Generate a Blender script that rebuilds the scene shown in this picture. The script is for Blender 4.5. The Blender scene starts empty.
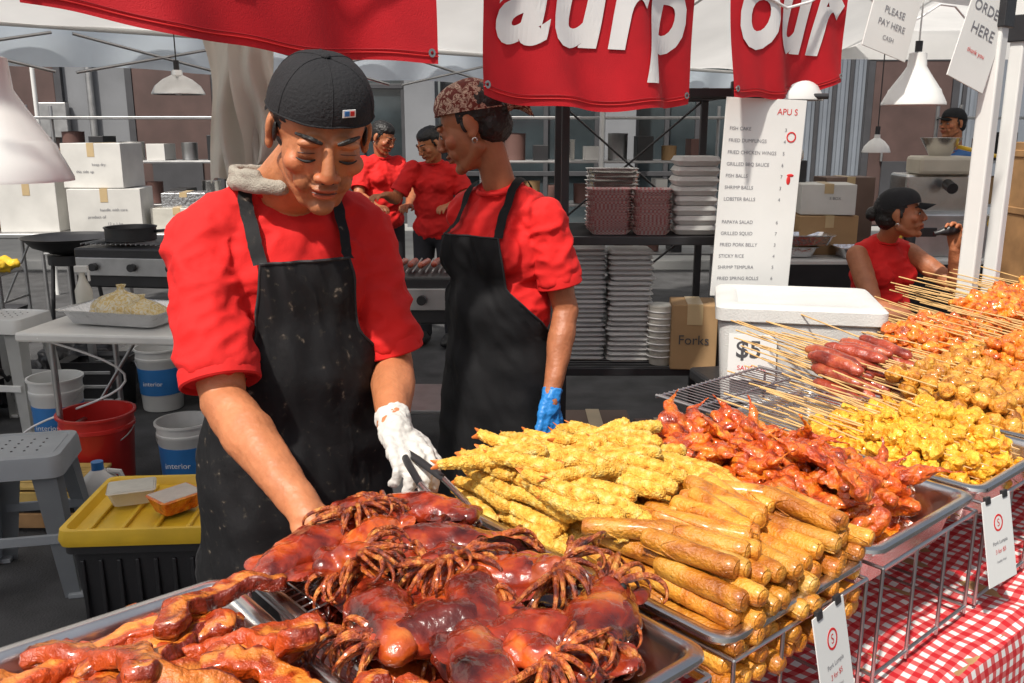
import bpy,bmesh,math,random
from mathutils import Vector,Matrix,Euler,noise
from mathutils.bvhtree import BVHTree
R=math.radians
random.seed(7)
V=Vector
scene=bpy.context.scene
COL=scene.collection
# ---------------------------------------------------------------- materials
def M(name,col=(.5,.5,.5),rough=.5,metal=0,coat=0,sss=0,ramp=None,nscale=6,bump=0,bscale=60,detail=5,attr=False,rnd=0,transl=0,trans=0,var=.12,dist=0,crough=.1):
    m=bpy.data.materials.new(name); m.use_nodes=True
    nt=m.node_tree; N=nt.nodes; L=nt.links
    b=N['Principled BSDF']
    tc=N.new('ShaderNodeTexCoord')
    vec=tc.outputs['Object']
    if rnd:
        oi=N.new('ShaderNodeObjectInfo'); ad=N.new('ShaderNodeVectorMath'); ad.operation='MULTIPLY_ADD'
        L.new(oi.outputs['Random'],ad.inputs[0]); ad.inputs[1].default_value=(37,51,23); L.new(vec,ad.inputs[2]); vec=ad.outputs[0]
    no=N.new('ShaderNodeTexNoise'); no.inputs['Scale'].default_value=nscale; no.inputs['Detail'].default_value=detail
    no.inputs['Distortion'].default_value=dist
    L.new(vec,no.inputs['Vector'])
    cr=N.new('ShaderNodeValToRGB'); e=cr.color_ramp.elements
    if ramp is None:
        a=[max(0,c*(1-var)) for c in col]; c2=[min(1,c*(1+var)) for c in col]
        ramp=[(.3,a),(.7,c2)]
    while len(e)<len(ramp): e.new(.5)
    for el,(p,c) in zip(e,ramp):
        el.position=p; el.color=(*c[:3],1)
    L.new(no.outputs['Fac'],cr.inputs['Fac'])
    out=cr.outputs['Color']
    if attr:
        at=N.new('ShaderNodeVertexColor'); at.layer_name='Col'
        mx=N.new('ShaderNodeMix'); mx.data_type='RGBA'; mx.blend_type='MULTIPLY'; mx.inputs['Factor'].default_value=1
        L.new(at.outputs['Color'],mx.inputs[6]); L.new(out,mx.inputs[7]); out=mx.outputs[2]
    if rnd:
        hs=N.new('ShaderNodeHueSaturation'); mp=N.new('ShaderNodeMapRange'); mp.inputs[3].default_value=1-rnd; mp.inputs[4].default_value=1+rnd
        L.new(oi.outputs['Random'],mp.inputs[0]); L.new(mp.outputs[0],hs.inputs['Value']); L.new(out,hs.inputs['Color']); out=hs.outputs[0]
    L.new(out,b.inputs['Base Color'])
    b.inputs['Roughness'].default_value=rough; b.inputs['Metallic'].default_value=metal
    b.inputs['Coat Weight'].default_value=coat; b.inputs['Coat Roughness'].default_value=crough
    b.inputs['Subsurface Weight'].default_value=sss; b.inputs['Subsurface Scale'].default_value=.01
    b.inputs['Transmission Weight'].default_value=trans
    if bump:
        n2=N.new('ShaderNodeTexNoise'); n2.inputs['Scale'].default_value=bscale; n2.inputs['Detail'].default_value=6
        L.new(vec,n2.inputs['Vector'])
        bp=N.new('ShaderNodeBump'); bp.inputs['Strength'].default_value=min(1,bump); bp.inputs['Distance'].default_value=.004*max(1,bump)
        L.new(n2.outputs['Fac'],bp.inputs['Height']); L.new(bp.outputs[0],b.inputs['Normal'])
    if transl:
        t=N.new('ShaderNodeBsdfTranslucent'); L.new(out,t.inputs['Color'])
        ms=N.new('ShaderNodeMixShader'); ms.inputs[0].default_value=transl
        L.new(b.outputs[0],ms.inputs[1]); L.new(t.outputs[0],ms.inputs[2])
        L.new(ms.outputs[0],N['Material Output'].inputs['Surface'])
    return m
def gingham(name,cell,c0,c1,c2):
    m=M(name,rough=.8); nt=m.node_tree;N=nt.nodes;L=nt.links
    uv=N.new('ShaderNodeUVMap'); sp=N.new('ShaderNodeSeparateXYZ'); L.new(uv.outputs[0],sp.inputs[0])
    outs=[]
    for i in (0,1):
        a=N.new('ShaderNodeMath');a.operation='DIVIDE';a.inputs[1].default_value=cell*2;L.new(sp.outputs[i],a.inputs[0])
        f=N.new('ShaderNodeMath');f.operation='FRACT';L.new(a.outputs[0],f.inputs[0])
        g=N.new('ShaderNodeMath');g.operation='GREATER_THAN';g.inputs[1].default_value=.5;L.new(f.outputs[0],g.inputs[0]);outs.append(g)
    s=N.new('ShaderNodeMath');s.operation='ADD';L.new(outs[0].outputs[0],s.inputs[0]);L.new(outs[1].outputs[0],s.inputs[1])
    h=N.new('ShaderNodeMath');h.operation='MULTIPLY';h.inputs[1].default_value=.5;L.new(s.outputs[0],h.inputs[0])
    cr=N.new('ShaderNodeValToRGB');cr.color_ramp.interpolation='CONSTANT';e=cr.color_ramp.elements
    e.new(.5);e[0].position=0;e[1].position=.3;e[2].position=.8
    e[0].color=(*c0,1);e[1].color=(*c1,1);e[2].color=(*c2,1)
    L.new(h.outputs[0],cr.inputs[0]);L.new(cr.outputs[0],N['Principled BSDF'].inputs['Base Color'])
    return m
steel=M('steel',(.66,.65,.63),.27,1,var=.1,nscale=14,bump=.15,bscale=30)
steel_d=M('steel_dull',(.45,.45,.45),.42,1,var=.15,nscale=9,bump=.2,bscale=20)
foil=M('foil',(.75,.75,.76),.25,1,bump=1,bscale=45)
chrome=M('wire_chrome',(.55,.55,.56),.3,1)
black=M('black_metal',(.018,.018,.02),.45,0,var=.3)
blackpl=M('black_plastic',(.02,.02,.022),.4,bump=.2)
white=M('white_plastic',(.60,.60,.58),.4,coat=.1,var=.08)
foam=M('white_foam',(.54,.54,.52),.8,var=.08,bump=.4,bscale=200)
paper=M('white_paper',(.64,.64,.62),.7,var=.04)
enamel=M('white_enamel',(.66,.66,.64),.25,coat=.4,var=.04)
fabric_w=M('canopy_fabric',(.80,.79,.77),.8,transl=.48,var=.08,nscale=2)
fabric_b=M('valance_fabric',(.64,.72,.80),.7,transl=.35,var=.1,nscale=3)
cloth_w=M('white_cloth',(.78,.75,.69),.9,var=.06,bump=.3,bscale=40)
redcloth=M('banner_red',(.52,.007,.015),.7,var=.14,nscale=8,transl=.15,bump=.25,bscale=400)
letter=M('letter_white',(.74,.74,.73),.6,var=.04)
shirt_red=M('shirt_red',(.60,.007,.006),.85,var=.16,nscale=9,bump=.8,bscale=22)
apron_m=M('apron_black',(.015,.015,.017),.7,ramp=[(.0,(.010,.010,.012)),(.61,(.017,.017,.019)),(.675,(.05,.042,.034)),(.725,(.24,.20,.16))],nscale=60,detail=7,bump=.8,bscale=20)
apron2_m=M('apron_clean',(.012,.012,.014),.75,var=.25,bump=.8,bscale=16)
pants_m=M('trousers_dark',(.02,.02,.025),.85,bump=.3)
shoe_m=M('shoe_black',(.02,.02,.02),.5)
skin_m=M('skin_tan',rough=.5,sss=.05,attr=True,ramp=[(.3,(.82,.77,.74)),(.7,(1,1,1))],nscale=22,bump=.25,bscale=160)
hair_m=M('hair_black',(.012,.01,.009),.45,bump=1,bscale=120,var=.5)
capm=M('cap_black',(.010,.010,.012),.9,bump=.6,bscale=200,var=.3)
lash=M('lash_black',(.01,.008,.007),.7)
eyew=M('eye_white',(.50,.48,.45),.2,coat=.5); eyeb=M('eye_iris',(.02,.012,.008),.15,coat=.8)
glove_w=M('glove_white',(.60,.58,.54),.75,var=.12,bump=.8,bscale=60)
glove_b=M('glove_blue',(.02,.20,.55),.45,var=.1,bump=.5,bscale=60)
bandana_m=M('bandana_paisley',ramp=[(.0,(.08,.010,.008)),(.50,(.16,.024,.014)),(.545,(.68,.52,.40)),(.60,(.13,.018,.012)),(.68,(.6,.46,.34))],nscale=46,detail=2,rough=.8,dist=1.6)
towel_m=M('towel_grey',(.33,.30,.25),.95,bump=.8,bscale=380,var=.2,nscale=25)
card=M('cardboard',(.34,.21,.10),.85,var=.12)
cardw=M('carton_white',(.56,.55,.52),.7,var=.09)
wood=M('bamboo',(.58,.36,.14),.6,var=.25,nscale=30)
plank=M('wood_plank',(.34,.19,.08),.7,var=.25,nscale=10)
redpl=M('red_plastic',(.52,.022,.018),.35,coat=.2); bluepl=M('blue_plastic',(.03,.16,.42),.35,coat=.2)
yelpl=M('yellow_plastic',(.66,.42,.025),.4,coat=.1,var=.2)
greypl=M('grey_plastic',(.27,.29,.31),.5,var=.1)
clearp=M('clear_plastic',(.72,.70,.63),.15,transl=.35,coat=.5,bump=1,bscale=30,var=.1)
inkr=M('ink_red',(.6,.02,.02),.6); inkd=M('ink_dark',(.05,.05,.055),.7); inkg=M('ink_grey',(.17,.17,.19),.7)
hemm=M('hem_thread',(.3,.005,.01),.7); tape=M('tape',(.48,.36,.2),.3); mouthl=M('mouth_line',(.07,.022,.018))
ging=gingham('gingham_cloth',.0125,(.66,.64,.62),(.55,.09,.09),(.46,.007,.013))
# foods
f_tempura=M('tempura',rough=.62,rnd=.09,ramp=[(.27,(.58,.20,.010)),(.40,(.82,.40,.035)),(.54,(.90,.54,.085)),(.70,(.92,.70,.24))],nscale=90,detail=6,bump=1.5,bscale=420,coat=.08,crough=.35)
f_tail=M('shrimp_tail',(.62,.17,.03),.4,coat=.3)
f_roll=M('spring_roll_skin',rough=.36,rnd=.22,ramp=[(.25,(.20,.045,.004)),(.38,(.44,.13,.010)),(.52,(.60,.23,.020)),(.66,(.70,.34,.05)),(.80,(.78,.50,.15))],nscale=22,detail=9,bump=.9,bscale=230,coat=.4,crough=.2,dist=.5)
f_squid=M('grilled_squid',rough=.22,rnd=.28,ramp=[(.27,(.009,.002,.001)),(.39,(.085,.008,.004)),(.51,(.26,.025,.008)),(.63,(.48,.085,.012)),(.78,(.66,.28,.06))],nscale=17,detail=8,bump=.7,bscale=80,coat=.9,crough=.07,dist=.5)
f_tent=M('squid_tentacle',rough=.28,rnd=.2,ramp=[(.30,(.035,.006,.003)),(.43,(.20,.024,.006)),(.56,(.46,.10,.014)),(.72,(.70,.32,.07))],nscale=75,detail=5,bump=1.5,bscale=260,coat=.6)
f_wing=M('glazed_wing',rough=.26,rnd=.22,ramp=[(.25,(.08,.009,.002)),(.37,(.34,.034,.004)),(.51,(.62,.095,.006)),(.70,(.80,.27,.020))],nscale=32,detail=8,bump=1.3,bscale=150,coat=.75,crough=.10,dist=.5)
f_pork=M('pork_belly',rough=.26,rnd=.18,attr=True,ramp=[(.26,(.16,.07,.04)),(.40,(.70,.55,.45)),(.62,(1,1,1))],nscale=30,detail=8,bump=1.6,bscale=110,coat=.65,crough=.13)
f_ball=M('fried_ball',rough=.4,rnd=.18,ramp=[(.28,(.26,.065,.005)),(.5,(.60,.24,.020)),(.72,(.76,.45,.07))],nscale=45,detail=6,bump=1.4,bscale=180,coat=.4)
f_oran=M('orange_chicken',rough=.35,rnd=.2,ramp=[(.28,(.30,.035,.003)),(.46,(.68,.14,.008)),(.70,(.86,.35,.025))],nscale=40,detail=6,bump=1.4,bscale=150,coat=.5)
f_saus=M('sausage_skin',rough=.3,rnd=.2,ramp=[(.3,(.13,.014,.008)),(.52,(.34,.05,.022)),(.75,(.52,.16,.06))],nscale=24,bump=1,bscale=100,coat=.6)
f_yel=M('yellow_fry',rough=.45,rnd=.14,ramp=[(.28,(.48,.13,.004)),(.42,(.76,.32,.010)),(.66,(.86,.52,.045))],nscale=50,bump=1.4,bscale=180,coat=.35,detail=6)
asphalt=M('asphalt',(.05,.05,.052),.9,var=.4,nscale=5,bump=1,bscale=120,detail=9)
concrete=M('concrete',(.3,.3,.29),.85,var=.12,nscale=4,bump=.3)
wallg=M('wall_grey',(.165,.172,.185),.8,var=.16,nscale=1.2,bump=.3,bscale=20)
wallb=M('wall_blue_grey',(.16,.18,.21),.8,var=.12,nscale=1.5)
glassd=M('window_glass',(.03,.04,.045),.08,coat=.5,var=.6,nscale=1)
framem=M('frame_dark',(.045,.045,.05),.5)
doorm=M('door_brown',(.075,.045,.04),.5,var=.2,nscale=3)
# ---------------------------------------------------------------- helpers
def mkobj(name,me,parent=None,mat=None):
    o=bpy.data.objects.new(name,me); COL.objects.link(o)
    if mat and me: 
        me.materials.clear(); me.materials.append(mat)
    if parent: setp(o,parent)
    return o
def setp(o,p):
    o.parent=p; o.matrix_parent_inverse=Matrix.Translation(-p.location)
def group(name,loc=(0,0,0)):
    o=bpy.data.objects.new(name,None); o.empty_display_size=.1; o.location=loc; COL.objects.link(o); return o
def frame(x,y,z=None):
    x=V(x).normalized(); y=V(y); y=(y-x*y.dot(x)).normalized(); z=x.cross(y)
    return Matrix((x,y,z)).transposed().to_4x4()
def TR(loc,rz=0,rx=0,ry=0,s=1):
    m=Matrix.Translation(V(loc))@Matrix.Rotation(rz,4,'Z')@Matrix.Rotation(ry,4,'Y')@Matrix.Rotation(rx,4,'X')
    return m@Matrix.Diagonal((s,s,s,1)) if not isinstance(s,tuple) else m@Matrix.Diagonal((*s,1))
def zalign(p1,p2):
    d=(V(p2)-V(p1)); return Matrix.Translation((V(p1)+V(p2))/2)@d.to_track_quat('Z','Y').to_matrix().to_4x4(), d.length
class MB:
    def __init__(s): s.bm=bmesh.new(); s.mats=[]
    def mi(s,mat):
        if mat not in s.mats: s.mats.append(mat)
        return s.mats.index(mat)
    def add_bm(s,b,mat,mx=None,smooth=True):
        me=bpy.data.meshes.new('t'); b.to_mesh(me); b.free()
        s.add(me,mat,mx,smooth); bpy.data.meshes.remove(me)
    def add(s,me,mat,mx=None,smooth=True):
        me2=me.copy()
        if mx is not None: me2.transform(mx)
        s.bm.faces.ensure_lookup_table(); n=len(s.bm.faces)
        s.bm.from_mesh(me2); s.bm.faces.ensure_lookup_table()
        k=s.mi(mat)
        for f in s.bm.faces[n:]: f.material_index=k; f.smooth=smooth
        bpy.data.meshes.remove(me2)
    def box(s,c,size,mat,mx=None,bev=.003,rz=0,taper=1):
        b=bmesh.new(); bmesh.ops.create_cube(b,size=1)
        for v in b.verts:
            if v.co.z<0: v.co.x*=taper; v.co.y*=taper
            v.co=V((v.co.x*size[0],v.co.y*size[1],v.co.z*size[2]))
        if bev: bmesh.ops.bevel(b,geom=b.edges[:],offset=min(bev,min(size)*.3),segments=2,affect='EDGES',profile=.5)
        m=TR(c,rz); 
        if mx is not None: m=mx@m
        s.add_bm(b,mat,m,False)
    def cyl(s,p1,p2,r1,mat,r2=None,seg=16,mx=None,caps=True):
        r2=r1 if r2 is None else r2
        m,l=zalign(p1,p2); b=bmesh.new(); bmesh.ops.create_cone(b,cap_ends=caps,segments=seg,radius1=r1,radius2=r2,depth=l)
        if mx is not None: m=mx@m
        s.add_bm(b,mat,m)
    def sph(s,c,r,mat,mx=None,seg=16):
        b=bmesh.new(); bmesh.ops.create_uvsphere(b,u_segments=seg,v_segments=max(8,seg//2),radius=1)
        r=r if isinstance(r,tuple) else (r,r,r)
        m=Matrix.Translation(V(c))@Matrix.Diagonal((*r,1))
        if mx is not None: m=mx@m
        s.add_bm(b,mat,m)
    def lathe(s,prof,mat,mx=None,seg=28,wob=0):
        b=bmesh.new(); rings=[]
        for r,z in prof:
            rings.append([b.verts.new((max(r,1e-4)*math.cos(2*math.pi*i/seg),max(r,1e-4)*math.sin(2*math.pi*i/seg),z)) for i in range(seg)])
        for a,c in zip(rings,rings[1:]):
            for i in range(seg): b.faces.new((a[i],a[(i+1)%seg],c[(i+1)%seg],c[i]))
        s.add_bm(b,mat,mx)
    def tube(s,pts,r,mat,mx=None,seg=8,flat=1):
        pts=[V(p) for p in pts]; b=bmesh.new(); rings=[]; prev=None
        rr=r if isinstance(r,(list,tuple)) else [r]*len(pts)
        for i,p in enumerate(pts):
            t=(pts[min(i+1,len(pts)-1)]-pts[max(i-1,0)]).normalized()
            if prev is None:
                n=t.orthogonal().normalized()
            else:
                n=(prev-t*prev.dot(t)).normalized()
            prev=n; bn=t.cross(n)
            rings.append([b.verts.new(p+(n*math.cos(2*math.pi*k/seg)+bn*math.sin(2*math.pi*k/seg)*flat)*rr[i]) for k in range(seg)])
        for a,c in zip(rings,rings[1:]):
            for k in range(seg): b.faces.new((a[k],a[(k+1)%seg],c[(k+1)%seg],c[k]))
        b.faces.new(rings[0][::-1]); b.faces.new(rings[-1])
        s.add_bm(b,mat,mx)
    def grid(s,fn,nu,nv,mat,mx=None,uvf=None,thick=0):
        b=bmesh.new(); vs=[[b.verts.new(fn(i/nu,j/nv)) for j in range(nv+1)] for i in range(nu+1)]
        uvl=b.loops.layers.uv.new('UVMap') if uvf else None
        for i in range(nu):
            for j in range(nv):
                f=b.faces.new((vs[i][j],vs[i+1][j],vs[i+1][j+1],vs[i][j+1]))
                if uvl:
                    for l,(a,c) in zip(f.loops,((i,j),(i+1,j),(i+1,j+1),(i,j+1))): l[uvl].uv=uvf(a/nu,c/nv)
        if thick: bmesh.ops.solidify(b,geom=b.faces[:],thickness=thick)
        s.add_bm(b,mat,mx)
    def mesh(s,name):
        for e in s.bm.edges:
            if len(e.link_faces)==2 and e.calc_face_angle(0)>R(38): e.smooth=False
        me=bpy.data.meshes.new(name); s.bm.to_mesh(me); s.bm.free()
        for m in s.mats: me.materials.append(m)
        return me
    def obj(s,name,parent=None):
        return mkobj(name,s.mesh(name),parent)
def E(c,r,rot=None): return ('e',V(c),r,rot)
def C(a,b,r1,r2=None,flat=False): return ('c',V(a),V(b),r1,r2 if r2 is not None else r1,flat)
def blob(prims,voxel=.004,smooth=5,name='blob',mx=None,fac=.5):
    b=bmesh.new()
    for p in prims:
        if p[0]=='e':
            m=Matrix.Translation(p[1])
            if p[3]: m=m@Euler(p[3]).to_matrix().to_4x4()
            m=m@Matrix.Diagonal((*p[2],1))
            if mx is not None: m=mx@m
            bmesh.ops.create_uvsphere(b,u_segments=24,v_segments=14,radius=1,matrix=m)
        else:
            a,c=p[1],p[2]
            if mx is not None: a=mx@a; c=mx@c
            m,l=zalign(a,c)
            bmesh.ops.create_cone(b,cap_ends=True,segments=20,radius1=p[3],radius2=p[4],depth=l,matrix=m)
            bmesh.ops.create_uvsphere(b,u_segments=20,v_segments=12,radius=p[3],matrix=Matrix.Translation(a))
            if not p[5]: bmesh.ops.create_uvsphere(b,u_segments=20,v_segments=12,radius=p[4],matrix=Matrix.Translation(c))
    me=bpy.data.meshes.new(name); b.to_mesh(me); b.free()
    o=bpy.data.objects.new('tmp',me); COL.objects.link(o)
    r=o.modifiers.new('r','REMESH'); r.mode='VOXEL'; r.voxel_size=voxel
    if smooth:
        sm=o.modifiers.new('s','SMOOTH'); sm.iterations=smooth; sm.factor=fac
    dg=bpy.context.evaluated_depsgraph_get()
    out=bpy.data.meshes.new_from_object(o.evaluated_get(dg)); out.name=name
    bpy.data.objects.remove(o); bpy.data.meshes.remove(me)
    for p in out.polygons: p.use_smooth=True
    return out
def disp(me,specs,seed=0):
    off=V((seed*13.1,seed*7.7,seed*3.3))
    ns=[v.normal.copy() for v in me.vertices]
    for v,n in zip(me.vertices,ns):
        d=0
        for amp,fr in specs: d+=amp*noise.noise(v.co*fr+off)
        v.co+=n*d
    me.update(); return me
def colorize(me,fn):
    a=me.color_attributes.new('Col','FLOAT_COLOR','POINT')
    for i,v in enumerate(me.vertices): a.data[i].color=(*fn(v.co),1)
def textmesh(s,size,off=0,shear=0,align='CENTER',ext=0,space=1):
    cu=bpy.data.curves.new('t','FONT'); cu.body=s; cu.size=size; cu.offset=off; cu.shear=shear; cu.align_x=align; cu.extrude=ext; cu.space_character=space
    cu.resolution_u=4
    o=bpy.data.objects.new('t',cu); COL.objects.link(o)
    dg=bpy.context.evaluated_depsgraph_get(); me=bpy.data.meshes.new_from_object(o.evaluated_get(dg))
    bpy.data.objects.remove(o); me.materials.clear(); return me
# stall frame : s along the row of trays, w toward the customers
TH=R(40.57); rv=V((math.cos(TH),math.sin(TH),0)); dv=V((math.sin(TH),-math.cos(TH),0)); A0=V((-.366,1.097,0))
def S(s,w,z=0): return A0+rv*s+dv*w+V((0,0,z))
def SM(s,w,z=0): return Matrix.Translation(S(s,w,z))@Matrix.Rotation(TH,4,'Z')
U=random.uniform
# ---------------------------------------------------------------- camera, world, sun
cam=bpy.data.cameras.new('camera'); co=bpy.data.objects.new('camera',cam); COL.objects.link(co)
co.location=(0,0,1.55); co.rotation_euler=(R(90-13.2),0,0); cam.lens=900/1024*36; cam.sensor_width=36; cam.clip_end=500; cam.clip_start=.02
scene.camera=co
W=bpy.data.worlds.new('World'); scene.world=W; W.use_nodes=True
wn=W.node_tree.nodes; sk=wn.new('ShaderNodeTexSky'); sk.sky_type='NISHITA'; sk.sun_disc=False
SE=R(54); SAZ=R(208)
sk.sun_elevation=SE; sk.sun_rotation=SAZ; sk.dust_density=4; sk.air_density=1
hz=wn.new('ShaderNodeHueSaturation'); hz.inputs['Saturation'].default_value=.55
W.node_tree.links.new(sk.outputs[0],hz.inputs['Color']); W.node_tree.links.new(hz.outputs[0],wn['Background'].inputs[0]); wn['Background'].inputs[1].default_value=.125
sl=bpy.data.lights.new('sun','SUN'); sl.energy=4.9; sl.angle=R(2); sl.color=(1,.94,.85)
so=bpy.data.objects.new('sun',sl); COL.objects.link(so); so.location=(-3,-5,8)
sd=V((math.sin(SAZ)*math.cos(SE),math.cos(SAZ)*math.cos(SE),math.sin(SE)))
so.rotation_euler=(sd).to_track_quat('Z','Y').to_euler()
scene.view_settings.view_transform='Standard'
# ---------------------------------------------------------------- ground + building
b=MB(); b.box((0,30,-.05),(240,240,.1),asphalt,bev=0); b.obj('ground')
b=MB(); b.box((0,12.2,.065),(60,4.2,.13),concrete,bev=.02); b.obj('pavement')
bg=group('street_building',(0,14,0))
b=MB(); b.box((-16,14.3,4.5),(24,1,9),wallg,bev=.01); b.box((18,14.3,4.5),(28.5,1,9),wallb,bev=.01); b.box((-.1,14.4,6.6),(7.8,.8,4.8),wallg,bev=.01); b.obj('wall',bg)
b=MB()
for x in (-3.9,-1.35,1.6,3.6): b.box((x,13.9,2.1),(.45,.6,4.2),wallg,bev=.01)
b.obj('piers',bg)
b=MB()
for x0,x1 in ((-3.6,-1.65),(-1.05,1.3),(1.9,3.3)):
    b.box(((x0+x1)/2,14.2,2.1),(x1-x0,.05,4.2),glassd,bev=0)
    n=3
    for i in range(n+1): b.box((x0+(x1-x0)*i/n,14.15,2.1),(.07,.08,4.2),framem,bev=.005)
    for z in (.9,2.2,3.1): b.box(((x0+x1)/2,14.13,z),(x1-x0,.06,.07),framem,bev=.005)
b.obj('shop_windows',bg)
b=MB()
for x in (-7.3,-5.0,5.9,9.5):
    b.box((x,13.77,1.35),(1.15,.08,2.4),doorm,bev=.01); b.box((x,13.78,2.6),(1.35,.12,.12),framem)
    for q in (-1,1): b.box((x+q*.63,13.78,1.3),(.1,.12,2.6),framem)
    b.box((x,13.715,.75),(.75,.03,.7),framem)
    b.box((x-.4,13.69,1.2),(.03,.04,.2),steel_d)
b.obj('doors',bg)
b=MB()
for x in (-9,-6.1,5.0,7.6,11):
    b.box((x,13.75,5.4),(1.2,.07,1.7),glassd,bev=.01); b.box((x,13.74,4.5),(1.4,.16,.12),concrete); b.box((x,13.74,6.3),(1.4,.12,.14),concrete)
b.box((0,13.7,4.15),(60,.25,.22),concrete,bev=.02); b.box((0,13.7,9.05),(60,.5,.3),concrete,bev=.02)
for i in range(24): b.box((4.4+i*.12,13.775,2.0),(.06,.05,2.9) if i>18 or i<8 else (.05,.05,2.9),framem if i%2 else wallb,bev=.01)
for x in (-6.2,-4.1): b.cyl((x,13.72,0),(x,13.72,4.0),.05,steel_d)
b.box((-6.75,13.7,1.7),(.4,.12,.5),steel_d,bev=.01)
b.obj('trim',bg)
# ---------------------------------------------------------------- tent canopy
tent=group('market_tent',S(2.5,-2.3,0))
def pl(n,f,nu,nv,mat): 
    b=MB(); b.grid(f,nu,nv,mat); return b.obj(n,tent)
pl('roof_front',lambda u,v:S(-2+9.5*u,-.58-1.75*v,2.16+.65*v-.05*math.sin(v*math.pi)+.02*math.sin(u*40)),60,8,fabric_w)
pl('roof_back',lambda u,v:S(-2+9.5*u,-2.33-1.75*v,2.81-.74*v-.05*math.sin(v*math.pi)+.02*math.sin(u*37)),60,8,fabric_w)
pl('valance_back',lambda u,v:S(-2+9.5*u,-4.1+.03*math.sin(u*90)*(1-v)-.02,1.87+.2*v+.008*math.sin(u*60)),220,3,fabric_b)
pl('valance_front',lambda u,v:S(-2+9.5*u,-.60-.015*math.sin(u*120)*(1-v),2.02+.14*v),200,3,fabric_w)
b=MB()
b.cyl(S(-2,-.57,2.13),S(7.5,-.57,2.13),.014,enamel); b.cyl(S(-2,-4.06,2.06),S(7.5,-4.06,2.06),.014,enamel)
for s in (1.95,4.9,7.4):
    b.cyl(S(s,-4.06,0),S(s,-4.06,2.06),.02,enamel); 
    b.cyl(S(s,-.57,2.13),S(s,-2.33,2.78),.012,enamel); b.cyl(S(s,-4.06,2.05),S(s,-2.33,2.78),.012,enamel)
for s in (0,1,2,3,4,5):
    b.cyl(S(s,-4.05,2.03),S(s+.9,-4.05,1.84),.008,steel_d); b.cyl(S(s,-4.05,1.84),S(s+.9,-4.05,2.03),.008,steel_d)
b.obj('frame',tent)
t2=group('market_tent',(0,9,0))
b=MB(); b.grid(lambda u,v:V((-8+18*u,8.6+2.6*v,2.42+.7*v)),30,4,fabric_w); b.grid(lambda u,v:V((-8+18*u,8.58+.02*math.sin(u*100),2.18+.25*v)),160,2,fabric_w)
for x in (-7.9,-4.4,4.6,9.9): b.cyl((x,8.6,0),(x,8.6,2.42),.02,enamel)
b.obj('cover',t2)
for (x,y,r,m) in ((1.485,2.9,.026,enamel),(1.80,3.35,.024,enamel)):
    b=MB(); b.box((x,y,1.2),(r*2,r*2,2.4),m,bev=.006,rz=TH); b.box((x,y,.01),(.14,.14,.02),steel_d,rz=TH); b.box((x,y,1.9),(.07,.07,.09),blackpl,rz=TH)
    b.obj('tent_post')
# ---------------------------------------------------------------- banners
def banner(sa,sb,za,zb,txt,tsize,toff,tz,seed,ztop=2.12):
    wb=-.55
    def wave(s,z): 
        k=(ztop-z)
        return wb+.030*math.sin(s*9+seed)*k*2+.014*math.sin(s*23+seed*2+z*6)*k*2+.006*math.sin(s*41+z*15)*k*2
    g=group('cloth_banner',S((sa+sb)/2,wb,1.9))
    b=MB()
    def zz(u,v): return (za+(zb-za)*u)-.012*math.sin(u*math.pi)*2+.004*math.sin(u*17+seed)+( ztop-(za+(zb-za)*u))*v
    def f(u,v):
        s=sa+(sb-sa)*u; z=zz(u,v); return S(s,wave(s,z),z)
    b.grid(f,80,20,redcloth); o=b.obj('cloth',g)
    b=MB()
    for vv in (.035,.05):
        b.tube([f(i/60,vv)+dv*.002 for i in range(61)],.0012,inkr if vv<.04 else hemm,seg=6)
    for u in (.02,.98):
        p=f(u,.05)+dv*.003; mm=Matrix.Translation(p)@frame(rv,V((0,0,1)))
        b.lathe([(.004,.002),(.009,.002),(.009,0),(.004,0)],steel,mm,16)
        p=f(u,.98)+dv*.003; b.tube([p,p+V((0,0,.03))],.002,letter)
    b.obj('hem',g)
    if txt:
        me=textmesh(txt,tsize,off=tsize*.032,shear=.22,ext=0,space=1.06)
        bb=bmesh.new(); bb.from_mesh(me)
        xs=[v.co.x for v in bb.verts]; ys=[v.co.y for v in bb.verts]
        x=min(xs)
        while x<max(xs):
            bmesh.ops.bisect_plane(bb,geom=bb.verts[:]+bb.edges[:]+bb.faces[:],plane_co=(x,0,0),plane_no=(1,0,0)); x+=.012
        y=min(ys)
        while y<max(ys):
            bmesh.ops.bisect_plane(bb,geom=bb.verts[:]+bb.edges[:]+bb.faces[:],plane_co=(0,y,0),plane_no=(0,1,0)); y+=.025
        for v in bb.verts:
            s=(sa+sb)/2+toff+v.co.x; z=tz+v.co.y
            v.co=S(s,wave(s,z)+.004,z)
        b=MB(); b.add_bm(bb,letter,None,False); b.obj('lettering',g)
banner(-.05,.735,1.745,1.69,'Filipino',.26,.03,1.860,0)
banner(.88,1.60,1.625,1.62,'aurp',.33,-.01,1.755,2)
banner(1.74,2.37,1.645,1.70,'our',.36,-.02,1.79,4)
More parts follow.
